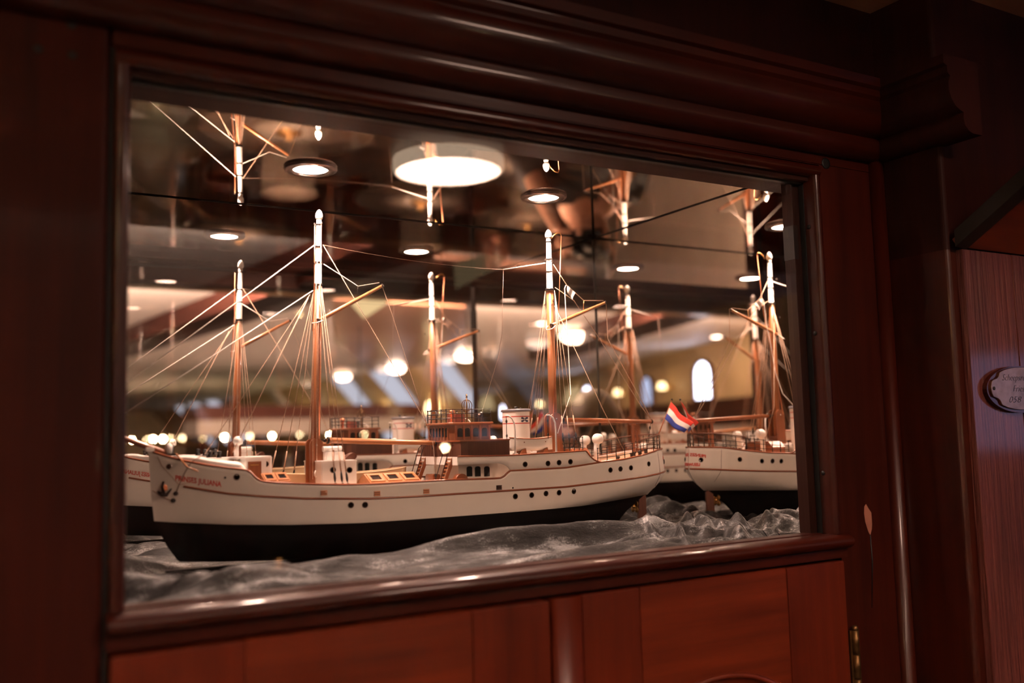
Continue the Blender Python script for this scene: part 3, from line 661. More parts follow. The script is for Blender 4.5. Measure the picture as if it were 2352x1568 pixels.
# deck boat on the far side of the well deck
def boat(name, c, L, bw, hgt, mats, parent, n=22, sheer=.18):
    m = MB(); c = Vector(c); outer = []
    for k in range(n + 1):
        t = -1 + 2 * k / n; wd = bw * (1 - abs(t) ** 2.6) ** .8; zt = hgt * (1 + sheer * t * t * 1.6)
        outer.append([c + Vector((t * L / 2, wd * math.sin(R(-90 + 18 * j)), zt - (zt - hgt * .06 * t * t - .0002) * max(math.cos(R(-90 + 18 * j)), 0) ** .55)) for j in range(11)])
    m.grid(outer, 0)
    inn = [[Vector((c.x + (p.x - c.x) * .97, c.y + (p.y - c.y) * .90, p.z + .0008)) for p in r] for r in outer]
    m.grid(inn, 0)
    for j in (0, 10):
        m.tube([r[j] + Vector((0, 0, .0003)) for r in outer], .0008, 6, 1)
    for t in (-.45, 0, .45): m.box((c.x + t * L / 2 - .0022, c.y - bw * .86, c.z + hgt * .72), (c.x + t * L / 2 + .0022, c.y + bw * .86, c.z + hgt * .80), 1)
    return m.build(name, mats, parent)
boat('deck_boat', (.405, .101, -.0655), .172, .0165, .0235, ['cream', 'cream'], ship, sheer=.12)
# skylight hatches with framed panes
def hatch(x0, x1, yc, hw, z0, h1, h2, n, gable):
    m = MB().prism([(yc - hw, z0), (yc + hw, z0), (yc + hw, z0 + h1), (yc, z0 + h2), (yc - hw, z0 + h1)], 'x', x0, x1)
    o = m.build('skylight', 'wood_l', ship)
    st_ = (x1 - x0) / n; sl_ = Vector((0, hw, h2 - h1)); L_ = sl_.length; sl_.normalize(); nn = Vector((0, -sl_.z, sl_.y))
    for sg in (-1, 1):
        for k in range(n):
            f = MB()
            def P_(a, b, e): v = Vector((x0 + st_ * (k + a), yc - hw, z0 + h1)) + sl_ * (L_ * b) + nn * e; return Vector((v.x, yc + sg * (v.y - yc) * 1, v.z))
            fr = [(.08, .1), (.92, .1), (.92, .9), (.08, .9)]; ir = [(.22, .26), (.78, .26), (.78, .74), (.22, .74)]
            vs_ = [P_(a, b, .0012) for a, b in fr] + [P_(a, b, .0012) for a, b in ir] + [P_(a, b, 0) for a, b in fr] + [P_(a, b, .0002) for a, b in ir]
            f.add(vs_, [(i, (i+1) % 4, 4 + (i+1) % 4, 4 + i) for i in range(4)] + [(i, (i+1) % 4, 8 + (i+1) % 4, 8 + i) for i in range(4)] + [(4+i, 4+(i+1) % 4, 12+(i+1) % 4, 12+i) for i in range(4)])
            f.add(vs_[12:], [(0, 1, 2, 3)], 1)
            f.build('pane_frame', ['wood_l', 'port'], o)
    return o
hatch(.2955, .3235, .052, .0185, -.052, .0075, .0165, 2, 0)
hatch(.4165, .4800, .055, .0215, -.060, .0085, .0185, 3, 0)
# white deck cabin with winch
cb = MB().box((.3602, .0385, -.0625), (.4020, .1000, -.0252), 0, .0010).box((.3595, .0378, -.0262), (.4026, .1007, -.0243), 0, .0007).build('deck_cabin', 'white2', ship)
for u in (764.6, 802.6):
    p = PY(u, 1079, .0383); inst('porthole', pm, ship, p)
w_ = MB(); wx = PY(757, 1033, .055)
w_.lathe([(.0032, -.011), (.0032, .011)], (wx.x + .004, .058, wx.z + .0012), (1, 0, 0), 14).box((wx.x - .006, .051, -.0248), (wx.x + .0155, .065, wx.z - .002), 0, .001).box((wx.x + .002, .0505, -.024), (wx.x + .004, .0518, wx.z), 1)
w_.build('winch', ['white2', 'wood_m'], ship)
p = PY(797, 1048, .062)
MB().prism([(p.x - .006, -.0245), (p.x + .008, -.0245), (p.x + .0085, -.0185), (p.x + .006, -.0165), (p.x + .001, -.0185)], 'y', .057, .068).lathe([(.004, -.001), (.004, .001)], (p.x + .007, .060, -.0205), (0, 1, 0), 12).build('cable_reel', 'wood_d', ship)
# masts with their tabernacles
def mast(name, pts, r, tx, ty, tz0, tz1, tw, topz):
    top, foot = Vector(pts[0]), Vector(pts[1]); ax = top - foot
    m = MB(); at = lambda f: foot + ax * f
    f0 = topz
    m.tube([at(0), at(.3), at(f0)], [r, r * .96, r * .82], 16, 0)
    m.tube([at(f0), at(f0 + .002), at(.962)], [r * .84, r * .74, r * .52], 16, 1)
    m.tube([at(f0 + .001), at(f0 + .010)], [r * 1.0, r * .98], 14, 2)
    for f in (.808, .865, .945):
        m.tube([at(f - .0035), at(f + .0035)], r * .76 if f < .9 else r * .62, 14, 2)
    m.lathe([(r * .36, 0), (r * .70, .0012), (r * .80, .004), (r * .72, .0075), (r * .45, .0105), (r * .2, .0122), (0, .0126)], at(1) - ax.normalized() * .0126, ax, 16, 1)
    m.tube([at(.955), at(1) - ax.normalized() * .0118], r * .34, 12, 1)
    o = m.build(name, ['mast', 'white2', 'tarblack'], ship)
    t = MB()
    for sg in (-1, 1):
        y0, y1 = (ty + sg * (r + .0004), ty + sg * (r + .0032))
        prof = [(tx - tw, tz0), (tx + tw, tz0), (tx + tw, tz1 - tw)] + [(tx + tw * math.cos(R(a)), tz1 - tw + tw * math.sin(R(a))) for a in range(20, 180, 20)] + [(tx - tw, tz1 - tw)]
        t.prism(prof, 'y', min(y0, y1), max(y0, y1)).lathe([(.0012, -.0006), (.0014, .0006), (0, .0012)], (tx, y1 if sg > 0 else y1, tz1 - tw), (0, sg, 0), 10, 1)
    t.box((tx - tw * 1.02, ty - r - .0034, tz0), (tx + tw * 1.02, ty + r + .0034, tz0 + .012))
    t.build('mast_step', ['wood_m', 'chrome'], o)
    return o, at
FT = Vector((.3712, .0715, .2705)); MT = Vector((.6893, .066, .2725))
fm, fat = mast('foremast', (FT, (.3625, .069, -.062)), .0056, .3622, .069, -.062, .0012, .0078, .722)
mm_, mat_ = mast('mainmast', (MT, (.6893, .069, -.026)), .0058, .6893, .069, -.026, .0265, .0085, .722)
# booms, gaffs, crutch
def spar(name, a, b, r0, r1, mat='wood_l'):
    a, b = Vector(a), Vector(b); d_ = (b - a)
    o = MB().tube([a, a + d_ * .02, a + d_ * .35, a + d_ * .98, b], [r0 * .6, r0 * .92, r0, r1, r1 * .6], 14).build(name, mat, ship)
    for f in (.0, 1.0):
        c = a + d_ * (.012 if f == 0 else .985); MB().tube([c - d_.normalized() * .0012, c + d_.normalized() * .0012], (r0 if f == 0 else r1) * 1.18, 12).build('band', 'iron', o)
    return o
BF0, BF1 = PY(750, 1011, YC), PY(1003, 1017, YC)
spar('fore_boom', BF0, BF1, .0035, .0027)
BM0, BM1 = PY(1290, 964, YC), PY(1499, 968, YC)
spar('main_boom', BM0, BM1, .0031, .0027, 'wood_m')
GF0, GF1 = PY(731, 737, .064), PY(880, 655, .066)
spar('fore_gaff', GF0, GF1, .0027, .0019)
GM0, GM1 = PY(1266, 748, .060), PY(1392, 694, .064)
spar('main_gaff', GM0, GM1, .0027, .0019)
for a in (BF0, BM0): MB().ball(a - Vector((.002, 0, 0)), .0022, 0, 8).tube([a - Vector((.008, 0, -.001)), a], .0009, 6).build('gooseneck', 'iron', ship)
c = PY(1453, 975, YC)
MB().box((c.x - .0016, YC - .0016, -.035), (c.x + .0016, YC + .0016, c.z + .001)).box((c.x + .006, YC - .0012, -.035), (c.x + .0075, YC + .0012, c.z - .008)).box((c.x - .0024, YC - .0045, c.z - .0005), (c.x + .0024, YC + .0045, c.z + .0015)).build('boom_crutch', 'wood_m', ship)
# bridge: front bulkhead, lower house, wheelhouse
MB().box((.5170, YC - .0570, -.0350), (.5190, YC + .0570, -.0252)).build('bulkhead', 'white2', ship)
hw_ = MB().box((.5300, YC - .034, -.0625), (.62, YC + .034, -.0262)).build('deck_house', 'white', ship)
win = MB().box((-.0038, -.0006, -.0062), (.0038, .0004, .0042)).prism([(-.0038, .0042), (.0038, .0042), (.0026, .0056), (0, .0061), (-.0026, .0056)], 'y', -.0006, .0004)
win = win.mesh('house_window', 'port')
for u in (1078, 1097, 1118):
    p = PY(u, 1082, YC - .034); inst('window', win, hw_, (p.x, YC - .0341, p.z)); inst('window', win, hw_, (p.x, YC + .0341, p.z), (0, 0, math.pi))
low = [(.5192, YC - .040), (.5225, YC - .0560), (.530, YC - .0575), (.5885, YC - .0575), (.5885, YC + .0575), (.530, YC + .0575), (.5225, YC + .0560), (.5192, YC + .040), (.517, YC)]
lh = MB().prism(low, 'z', -.0262, -.0072)
for k in range(44):
    x = .532 + k * .00128
    for sg in (-1, 1): lh.box((x, YC + sg * .0575 - .0003, -.0255), (x + .0007, YC + sg * .0575 + .0003, -.0080))
for k in range(22):
    y = YC - .040 + .08 * k / 21; xf = .5192 - .0022 * (1 - abs(y - YC) / .04); lh.box((xf - .0005, y - .0008, -.0255), (xf + .0006, y + .0008, -.008))
lh = lh.build('lower_bridge', 'wood_d', ship)

MB().prism([(x - .0012 if x < .53 else x + .0006 * (1 if x > .58 else 0), YC + (y - YC) * 1.015) for x, y in low], 'z', -.0074, -.0058).build('bridge_deck', 'wood_r', lh)
up = [(.5215, YC - .026), (.5262, YC - .0335), (.5752, YC - .0335), (.5752, YC + .0335), (.5262, YC + .0335), (.5215, YC + .026)]
wh = MB().prism(up, 'z', -.0060, .0128).build('wheelhouse', 'wood_b', ship)
wp = MB().box((-.0033, -.0005, -.0048), (.0033, .0004, .0040)).prism([(-.0033, .0040), (.0033, .0040), (.0020, .0054), (0, .0058), (-.0020, .0054)], 'y', -.0005, .0004).mesh('wheelhouse_window', 'port')
for x in (.5335, .5435, .5550, .5672):
    for sg in (-1, 1): inst('window', wp, wh, (x, YC + sg * .0336, .0030), (0, 0, 0 if sg < 0 else math.pi))
for k in range(6): inst('window', wp, wh, (.52145, YC - .0215 + .0086 * k, .0036), (0, 0, R(-90)))
mull = MB()
for k in range(7): y = YC - .0258 + .0086 * k; mull.box((.5203, y - .0008, -.0055), (.5216, y + .0008, .0105))
for x in (.5275, .5386, .5492, .5610, .5738):
    for sg in (-1, 1): mull.box((x - .0012, YC + sg * .0338 - .0006, -.0055), (x + .0012, YC + sg * .0338 + .0006, .0120))
mull.build('mullions', 'wood_m', wh)
roof = [(.5165, YC - .028), (.5225, YC - .0375), (.5785, YC - .0375), (.5785, YC + .0375), (.5225, YC + .0375), (.5165, YC + .028)]
rf = MB().prism(roof, 'z', .0128, .0158).build('roof', 'wood_m', wh)
mod = rf.modifiers.new('bv', 'BEVEL'); mod.width = .0012; mod.segments = 2
# railings
def railing(name, pts, hgt, rails, mat='iron', r=.0006, every=1, knob=.0011, toprail=None, parent=ship):
    m = MB(); pts = [Vector(p) for p in pts]
    for k, p in enumerate(pts):
        if k % every == 0:
            m.tube([p, p + Vector((0, 0, hgt))], r * 1.15, 6)
            for f in rails: m.ball(p + Vector((0, 0, hgt * f)), knob, 0, 6)
    for f in rails: m.tube([p + Vector((0, 0, hgt * f)) for p in pts], r * .8, 5)
    o = m.build(name, mat, parent)
    if toprail:
        MB().tube([p + Vector((0, 0, hgt * 1.05)) for p in pts], toprail, 6).build('hand_rail', 'wood_d', o)
    return o
rp_ = [(.5755, YC - .035), (.565, YC - .035), (.5495, YC - .035), (.536, YC - .035), (.5235, YC - .035), (.519, YC - .026), (.5182, YC - .014), (.518, YC), (.5182, YC + .014), (.519, YC + .026), (.5235, YC + .035), (.536, YC + .035), (.5495, YC + .035), (.565, YC + .035), (.5755, YC + .035)]
railing('wheelhouse_railing', [(x, y, .0158) for x, y in rp_], .0155, (1, .68, .34), 'chrome' if 0 else 'iron', .0006)
p = PY(1072, 931, YC)
ring = MB()
for ax in (0, 1):
    rr_ = .0072; ring.tube([(p.x + (rr_ * math.cos(a) if ax == 0 else 0), YC + (rr_ * math.cos(a) if ax else 0), p.z + rr_ * math.sin(a)) for a in [2*math.pi*k/28 for k in range(29)]], .0005, 6, 0, False)
ring.tube([(p.x, YC, .0158), (p.x, YC, p.z + .0145)], [.0011, .0009], 8).ball((p.x, YC, p.z + .0105), .0014, 0, 8).tube([(p.x, YC, p.z + .0120), (p.x, YC, p.z + .0125)], .0016, 10)
ring.build('direction_finder', 'old_brass', ship)
MB().box((.5395, YC - .012, .0158), (.5520, YC + .004, .0262), 0, .0008).box((.5385, YC - .0020, .0158), (.5398, YC + .01, .0270), 0).build('chart_box', 'box_red', ship)
MB().lathe([(.0024, 0), (.0024, .010), (.0036, .0105), (.0036, .0145), (.0018, .0160), (0, .0162)], (.5338, YC - .012, .0158), (0, 0, 1), 14).build('binnacle', 'copper', ship)
MB().lathe([(.0018, 0), (.0018, .006), (.003, .007), (.003, .011), (0, .012)], (.5655, YC - .026, .0158), (0, 0, 1), 12).ball((.5635, YC - .028, .0255), .0014, 1).ball((.5675, YC - .026, .0270), .0014, 1).build('signal_lamp', ['iron', 'white2'], ship)
# funnel
fx, fy = .6325, YC
def superell(a, b, n=36, e=.72):
    return [(fx + math.copysign(a * abs(math.cos(t)) ** e, math.cos(t)), fy + math.copysign(b * abs(math.sin(t)) ** e, math.sin(t))) for t in [2 * math.pi * k / n for k in range(n)]]
def ring_band(m, z0, z1, a, b, mat): m.grid([[Vector((x, y, z)) for x, y in superell(a, b)] for z in (z0, z1)], mat, True, True)
m = MB(); a, b = .0152, .0185
zc_ = [(-.0265, .0128, 0), (.0128, .0140, 1), (.0140, .0214, 0), (.0214, .0226, 1), (.0226, .0285, 0)]
for z0, z1, mt in zc_: ring_band(m, z0, z1, a, b, mt)
fn = m.build('funnel', ['white2', 'red'], ship, 'white funnel with two red bands')
m = MB(); pr_ = [(a * 1.0, b * 1.0, .0282), (a * 1.10, b * 1.08, .0284), (a * 1.12, b * 1.10, .0302), (a * 1.04, b * 1.03, .0318), (a * .8, b * .8, .0320)]
m.grid([[Vector((x, y, z)) for x, y in superell(A, B_)] for A, B_, z in pr_], 0, True, True); m.add([Vector((x, y, .0320)) for x, y in superell(a * .8, b * .8)], [tuple(range(36))])
m.build('cap', 'grey', fn)
MB().lathe([(.0022, 0), (.0022, .0035), (0, .0036)], (fx - .003, fy - .006, .0318), (0, 0, 1), 12).lathe([(.0016, 0), (.0016, .0020), (0, .0021)], (fx + .005, fy - .004, .0318), (0, 0, 1), 10).build('exhaust_pipe', 'tarblack', fn)
for sg in (-1, 1):
    m = MB(); cz = .0180; cx_ = fx + .0018; yy = fy + sg * (b + .0001)
    ring_o = [(cx_ + .0016 * math.cos(2*math.pi*k/16), cz + .0016 * math.sin(2*math.pi*k/16)) for k in range(16)]
    ring_i = [(cx_ + .0009 * math.cos(2*math.pi*k/16), cz + .0009 * math.sin(2*math.pi*k/16)) for k in range(16)]
    vs_ = [(x, yy + sg * .0002, z) for x, z in ring_o + ring_i]; m.add(vs_, [(i, (i+1) % 16, 16 + (i+1) % 16, 16 + i) for i in range(16)])
    for dx, dz in ((1, 1), (1, -1), (-1, 1), (-1, -1)):
        lobe = [(.0006, .0002), (.0020, .0006), (.0042, .0008), (.0052, .0016), (.0050, .0026), (.0040, .0032), (.0024, .0030), (.0014, .0020)]
        m.prism([(cx_ + dx * x, cz + dz * z) for x, z in lobe], 'y', yy - .0001, yy + sg * .0004)
    m.build('emblem', 'blue', fn, 'dark blue four-lobed knot on white')
# lifeboats under davits, both sides
dv = lambda x, sg: MB().tube([(x + .0105, YC + sg * .0555, -.0245), (x + .0105, YC + sg * .0560, .004), (x + .0098, YC + sg * .056, .0125), (x + .0068, YC + sg * .056, .0190), (x + .0018, YC + sg * .056, .0222), (x - .0030, YC + sg * .056, .0224)], [.0013, .0011, .0010, .0010, .0009, .0008], 8).box((x + .0080, YC + sg * .0555 - .0022, -.0250), (x + .0132, YC + sg * .0555 + .0022, -.0236))
for sg in (-1, 1):
    by = YC + sg * .043
    bt = boat('lifeboat', (.6285, by, -.0218), .0625, .0105, .0148, ['white', 'wood_r'], ship, sheer=.10)
    for x in (.6125, .6445): MB().prism([(x - .0045, -.0255), (x + .0045, -.0255), (x + .0030, -.0180), (x - .0015, -.0195)], 'y', by - .008, by + .008).build('chock', 'wood_m', bt)
    for x in (.5870, .6465):
        d_ = dv(x, sg).build('davit', 'white2', ship)
        t_ = Vector((x - .0012, YC + sg * .056, .0215))
        MB().tube([t_, t_ - Vector((0, 0, .0285))], .00045, 5).ball(t_ - Vector((0, 0, .006)), .0019, 0, 8, (.7, .7, 1.3)).ball(t_ - Vector((0, 0, .0235)), .0018, 0, 8, (.7, .7, 1.2)).build('tackle', 'tarblack', d_)
# ladders from well deck to bridge deck, with hand rails
def ladder(y):
    o = MB(); a_, b_ = Vector((.5035, y, -.0640)), Vector((.5195, y, -.0255)); n = 9; d_ = b_ - a_
    for sg in (-1, 1): o.prism([(a_.x - .0022, a_.z), (a_.x + .0022, a_.z), (b_.x + .0022, b_.z), (b_.x - .0022, b_.z)], 'y', y + sg * .0062 - .0006, y + sg * .0062 + .0006)
    o = o.build('ladder', 'wood_m', ship)
    for k in range(n):
        c = a_ + d_ * ((k + .5) / n); MB().box((c.x - .0022, y - .0058, c.z - .0005), (c.x + .0022, y + .0058, c.z + .0005)).build('step', 'wood_l', o)
    for sg in (-1, 1):
        MB().tube([a_ + Vector((-.004, sg * .0068, .006)), b_ + Vector((-.006, sg * .0068, .010)), b_ + Vector((-.003, sg * .0068, .0135)), b_ + Vector((.002, sg * .0068, .0140)), b_ + Vector((.002, sg * .0068, -.002))], .0005, 6).build('hand_rail', 'iron', o)
ladder(YC - .0365); ladder(YC + .0365)
MB().box((.506, .055, -.063), (.516, .078, -.046), 0, .001).lathe([(.008, -.005), (.008, .005)], (.5235, .018, -.053), (0, 1, 0), 18).build('rope_locker', 'wood_m', ship)
# after deck: skylight, cowls, deck house, stern railing, gratings
p = PY(1345, 1035, .05)
ah = MB().box((.702, YC - .028, -.043), (.7300, YC + .030, -.0300), 0, .0008).prism([(YC - .028, -.0300), (YC + .030, -.0300), (YC + .022, -.0215), (YC - .020, -.0215)], 'x', .703, .729).build('after_house', 'wood_m', ship)
for dx in (.007, .017, .026):
    for dy in (-.014, .006): MB().lathe([(.0026, 0), (.0026, .0010), (.0018, .0012), (0, .0008)], (.703 + dx - .001, YC + dy, -.0216), (0, 0, 1), 14).build('mushroom_vent', 'chrome', ah)
cowl((.7425, .047, -.0395), .0320, .0064, face=(.95, .25, .12)); cowl((.7505, .088, -.0395), .0300, .0062, face=(.95, .25, .12))
cowl((.6105, .088, -.0255), .020, .005, face=(-1, 0, .1)); 
for x in (.716, .7225):
    MB().tube([(x + .012, YC + .02, -.040), (x + .012, YC + .02, -.016)], .0009, 6).build('handle_post', 'iron', ah)
n = 17; pts = []
prev = None; x = .722; acc = 0
def deck_edge(x): return Vector((x, YC - (hb(x, zs(x)) - .0035), zs(x)))
fine = [deck_edge(.722 + (.8645 - .722) * k / 400) for k in range(401)]
fine += [Vector((.8625 - .0 * k, YC - .006 + .004 * k, zs(.864))) for k in range(2)]
tot = sum((fine[i+1] - fine[i]).length for i in range(len(fine) - 1)); want = [tot * k / 11 for k in range(12)]
acc = 0; j = 0; half = []
for i in range(len(fine) - 1):
    while j < 12 and acc >= want[j] - 1e-9: half.append(fine[i]); j += 1
    acc += (fine[i+1] - fine[i]).length
full = half + [Vector((.8632, YC, zs(.865)))] + [Vector((p.x, 2 * YC - p.y, p.z)) for p in half[::-1]]
railing('stern_railing', full, .0185, (1, .66, .33), 'iron', .0005, 1, .0010)
MB().tube([p + Vector((0, 0, .0205)) for p in full[5:-5]], .0009, 6).build('stern_hand_rail', 'wood_d', ship)
MB().tube([Vector((.8600 + .0032 * math.cos(a), YC + math.sin(a) * .0032, -.0060)) for a in [2*math.pi*k/12 for k in range(13)]], .0008, 6).build('ensign_socket', 'wood_d', ship)
for sg in (-1, 1):
    railing('boat_deck_railing', [(x, YC + sg * .0525, -.0245) for x in (.6925, .6985, .7030)] if 0 else [(x, YC + sg * .0520, -.0245) for x in (.672, .6795, .687, .6945, .7000)], .0180, (1, .62, .28), 'iron', .0005, 1, .0010)
for (x, y) in ((.7950, .040), (.8020, .043), (.8085, .040), (.815, .046), (.8220, .044), (.765, .030), (.7475, .112)):
    MB().lathe([(.0018, 0), (.0018, .003), (.0027, .0036), (.0027, .005), (0, .0056)], (x, y, zs(x) - .001), (0, 0, 1), 10).build('mooring_bitt', 'tarblack', ship)
MB().lathe([(.0085, 0), (.0085, .0012), (.0060, .0016), (.0060, .0030), (.0075, .0036), (0, .0042)], (.832, YC, -.0295), (0, 0, 1), 20).build('capstan', 'wood_m', ship)
# ensign
pf, pt_ = Vector((.8600, YC - .004, -.012)), Vector((.8862, .0605, .0425))
en = MB().tube([pf, pt_], [.0009, .0007], 8).ball(pt_, .0016, 1, 8).build('flag_pole', ['wood_m', 'tarblack'], ship)
da = (pt_ - pf).normalized(); A = pt_ - da * .0035; Bq = A - da * .0262
E1 = PX(1593, 971, .8895); E2 = PX(1571, 993, .8905)
rows_ = []
for i in range(22):
    s = i / 21
    a_ = A.lerp(E1, s); b_ = Bq.lerp(E2, s)
    wv = Vector((.0006, -1, 0)) * (.0022 * math.sin(s * 8.5 + .6) * min(1, s * 4))
    rows_.append([a_.lerp(b_, t / 12) + wv * (1 - .3 * t / 12) - Vector((0, 0, .003)) * math.sin(math.pi * s) + Vector((min(0, .8912 - (a_.lerp(b_, t / 12)).x), 0, 0)) for t in range(13)])
m = MB()
for mt, (i0, i1) in enumerate(((0, 4), (4, 8), (8, 12))): m.grid([r[i0:i1 + 1] for r in rows_], mt)
fl = m.build('ensign', ['flag_r', 'flag_w', 'flag_b'], en, 'red, white and blue striped flag'); mod = fl.modifiers.new('s', 'SOLIDIFY'); mod.thickness = .0003
# ------------------------------------------------------------------ rigging
def line(name, pts, r=.00048, mat='rope', sag=0, parent=ship, seg=5):
    pts = [Vector(p) for p in pts]
    if sag:
        a_, b_ = pts[0], pts[-1]; pts = [a_.lerp(b_, k / 14) - Vector((0, 0, sag * 4 * (k / 14) * (1 - k / 14))) for k in range(15)]
    return MB().tube(pts, r, seg).build(name, mat, parent)
def deadeye(top, foot, r=.0007):
    top, foot = Vector(top), Vector(foot); d_ = (top - foot); n_ = d_.normalized()
    o = line('shroud', [top, foot + n_ * .006], .00042)
    MB().tube([foot + n_ * .004, foot + n_ * .008, foot + n_ * .013, foot + n_ * .017], [.0006, .0015, .0012, .0005], 8).tube([foot + n_ * .016, foot + n_ * .038], .0008, 6, 1).build('turnbuckle', ['tarblack', 'rope'], o)
    MB().tube([foot + Vector((.0012 * math.cos(a), 0, .0012 * math.sin(a) + .002)) for a in [2*math.pi*k/10 for k in range(11)]], .0004, 5, 0, False).build('eye', 'iron', o)
hF = fat(.722); hM = mat_(.722)
for x in (.3665, .3745, .3805):
    for sg in (-1, 1):
        deadeye(hF + Vector((.002 * (x - .37) * 100, sg * .0052, 0)), (x + .003, YC + sg * (hb(x, zs(x)) - .003), zs(x) - .001))
for x in (.322, .338, .352):
    deadeye(hF + Vector((-.002, .0052, 0)), (x, YC + (hb(x, zs(x)) - .003), zs(x) - .001))
for (u, v) in ((1294, 1022), (1309, 1022), (1326, 1020)):
    p = PY(u, v, .018)
    for sg in (-1, 1): deadeye(hM + Vector((.004, sg * .0054, 0)), (p.x, YC + sg * .051, p.z))
for (u, v) in ((1210, 1006), (1229, 1006), (1247, 1006)):
    p = PY(u, v, .115); line('shroud', [hM + Vector((-.004, .005, 0)), p], .00042)
FU = fat(.905); 
BS = lambda t: PY(392, 1044, YC).lerp(PY(168, 966, YC), t)
line('forestay', [PY(722, 563, YC), BS(.985)], .00055, 'rope_w'); line('forestay', [PY(719, 667, YC), BS(.74)], .0006, 'rope_w')
line('forestay', [PY(708, 684, .066), PY(534, 1040, .066)], .0006); line('forestay', [PY(712, 676, .072), PY(470, 1043, .072)], .0004)
line('bow_line', [BS(.0) + Vector((.004, -.008, .001)), PY(430, 1072, .035), PY(455, 1082, .030)], .0009, 'wood_l')
line('bow_line', [PY(466, 1045, .05), side(440, 1060, .001), side(425, 1085, .001), side(412, 1112, .001), side(404, 1133, .001)], .00045, 'wire')
line('bow_line', [side(362, 1048, .0006), side(372, 1070, .0006), side(398, 1098, .0006), side(412, 1113, .0006), side(445, 1106, .0006)], .0003, 'rope')
line('bow_line', [side(350, 1126, .0004), side(372, 1140, .0006), side(396, 1150, .0008)], .0004, 'rope')
for u, y in ((718.5, .060), (727.5, .0605), (731, .064)): line('halyard', [PY(u + 11 if u < 730 else 737, 572, .066), PY(u + 1, 820, y), PY(u, 1100, y - .003)], .00048, 'rope')
p = PY(727, 1088, .058); MB().tube([p + Vector((.0030 * math.cos(a) * (1 - k * .02), -.0006 * k * .1, .0042 * math.sin(a))) for k, a in enumerate([2*math.pi*k/9 for k in range(28)])], .0005, 5).build('coiled_rope', 'rope_w', ship)
line('backstay', [PY(742, 562, YC), PY(978, 968, YC), PY(990, 1003, YC)], .00045, 'rope'); line('topping_lift', [GF1 + Vector((-.001, 0, -.002)), PY(900, 720, .066), PY(950, 880, .067), PY(990, 1003, YC)], .0004, 'rope')
line('span', [PY(743, 606, .067), PY(822, 657, .066), PY(871, 649, .066)], .0005, 'rope_w'); line('span', [PY(822, 657, .066), PY(821, 674, .066)], .00035, 'iron')
line('tackle', [PY(994, 1012, YC - .002), PY(1002, 1095, .045)], .0004, 'wire')
MB().ball(PY(994, 1028, .066), .0018, 0, 8, (.7, .7, 1.4)).ball(PY(1001, 1092, .046), .0022, 0, 8, (.7, .7, 1.3)).build('tackle_block', 'tarblack', ship)
ae = PY(1156, 619, YC)
line('aerial', [PY(741, 562, YC), ae], .0002, 'wire', .0045); line('aerial', [ae, PY(1252, 604, YC)], .0008, 'rope_w')
line('aerial_lead', [ae, PY(1153, 764, YC), PY(1144, 822, YC), PY(1108, 942, YC), PY(1104, 962, YC)], .00024, 'wire')
mt = PY(1266, 548, YC); MB().tube([mt, PY(1271, 541, YC), PY(1279, 535, YC), PY(1286, 535, YC), PY(1289, 541, YC)], .0007, 6).build('signal_arm', 'brass', ship)
line('signal_halyard', [PY(1289, 540, YC), PY(1284, 690, YC), PY(1276, 860, .062), PY(1270, 960, .060)], .00055, 'copper')
line('span', [PY(1271, 607, .066), PY(1302, 655, .064), PY(1341, 690, .064), PY(1386, 690, .064)], .0005, 'rope'); line('span', [PY(1341, 690, .064), PY(1340, 710, .064)], .0006, 'brass')
line('signal_line', [PY(1300, 655, .063), PY(1297, 662, .062), PY(1300, 720, .060), PY(1303, 760, .056), PY(1308, 850, .05), PY(1311, 905, .042), PY(1281, 995, .020)], .0006, 'rope_w')
q0, q1, q2, q3 = PY(1303, 656, .063), PY(1322, 672, .063), PY(1316, 681, .061), PY(1302, 664, .061)
MB().grid([[q0.lerp(q1, k / 6) + Vector((0, -.0006 * math.sin(k), 0)) for k in range(7)], [q3.lerp(q2, k / 6) + Vector((0, -.0016 * math.sin(k * 1.1), 0)) for k in range(7)], [(q3 + Vector((.0005, 0, -.004))).lerp(q2 + Vector((-.001, 0, -.004)), k / 6) for k in range(7)]]).build('furled_pennant', 'grey_cloth', ship)
line('backstay', [PY(1274, 702, .060), PY(1385, 940, .024), PY(1432, 1032, .020)], .0005); line('backstay', [PY(1275, 660, .066), PY(1318, 690, .066), PY(1368, 764, .067), PY(1472, 932, YC), PY(1493, 960, YC)], .0005)
line('topping_lift', [GM1, PY(1396, 778, .066), PY(1480, 931, .068), PY(1494, 960, YC)], .0005)
line('gaff_strop', [PY(1276, 747, .056), PY(1268, 755, .054), PY(1256, 758, .056), PY(1254, 753, .060), PY(1259, 748, .062)], .0005, 'rope_w'); line('gaff_strop', [PY(742, 735, .058), PY(728, 741, .058), PY(716, 742, .062)], .0005, 'rope_w')
line('sheet', [PY(1494, 972, YC), PY(1489, 1018, YC)], .0004, 'iron'); MB().ball(PY(1493, 982, YC), .0020, 0, 8, (.7, .7, 1.4)).build('sheet_block', 'tarblack', ship)
for (u, v) in ((724, 605), (738, 605), (722, 662), (736, 662), (733, 506), (723, 515), (738, 512)): 
    p = PY(u, v, .0655); MB().tube([p + Vector((.0012 * math.cos(a), 0, .0012 * math.sin(a))) for a in [2*math.pi*k/10 for k in range(11)]], .0004, 5, 0, False).build('mast_eye', 'iron', fm)
for (u, v) in ((1253, 598), (1268, 600), (1266, 643), (1252, 700), (1268, 700), (1271, 690)):
    p = PY(u, v, .0615); MB().tube([p + Vector((.0012 * math.cos(a), 0, .0012 * math.sin(a))) for a in [2*math.pi*k/10 for k in range(11)]], .0004, 5, 0, False).build('mast_eye', 'iron', mm_)
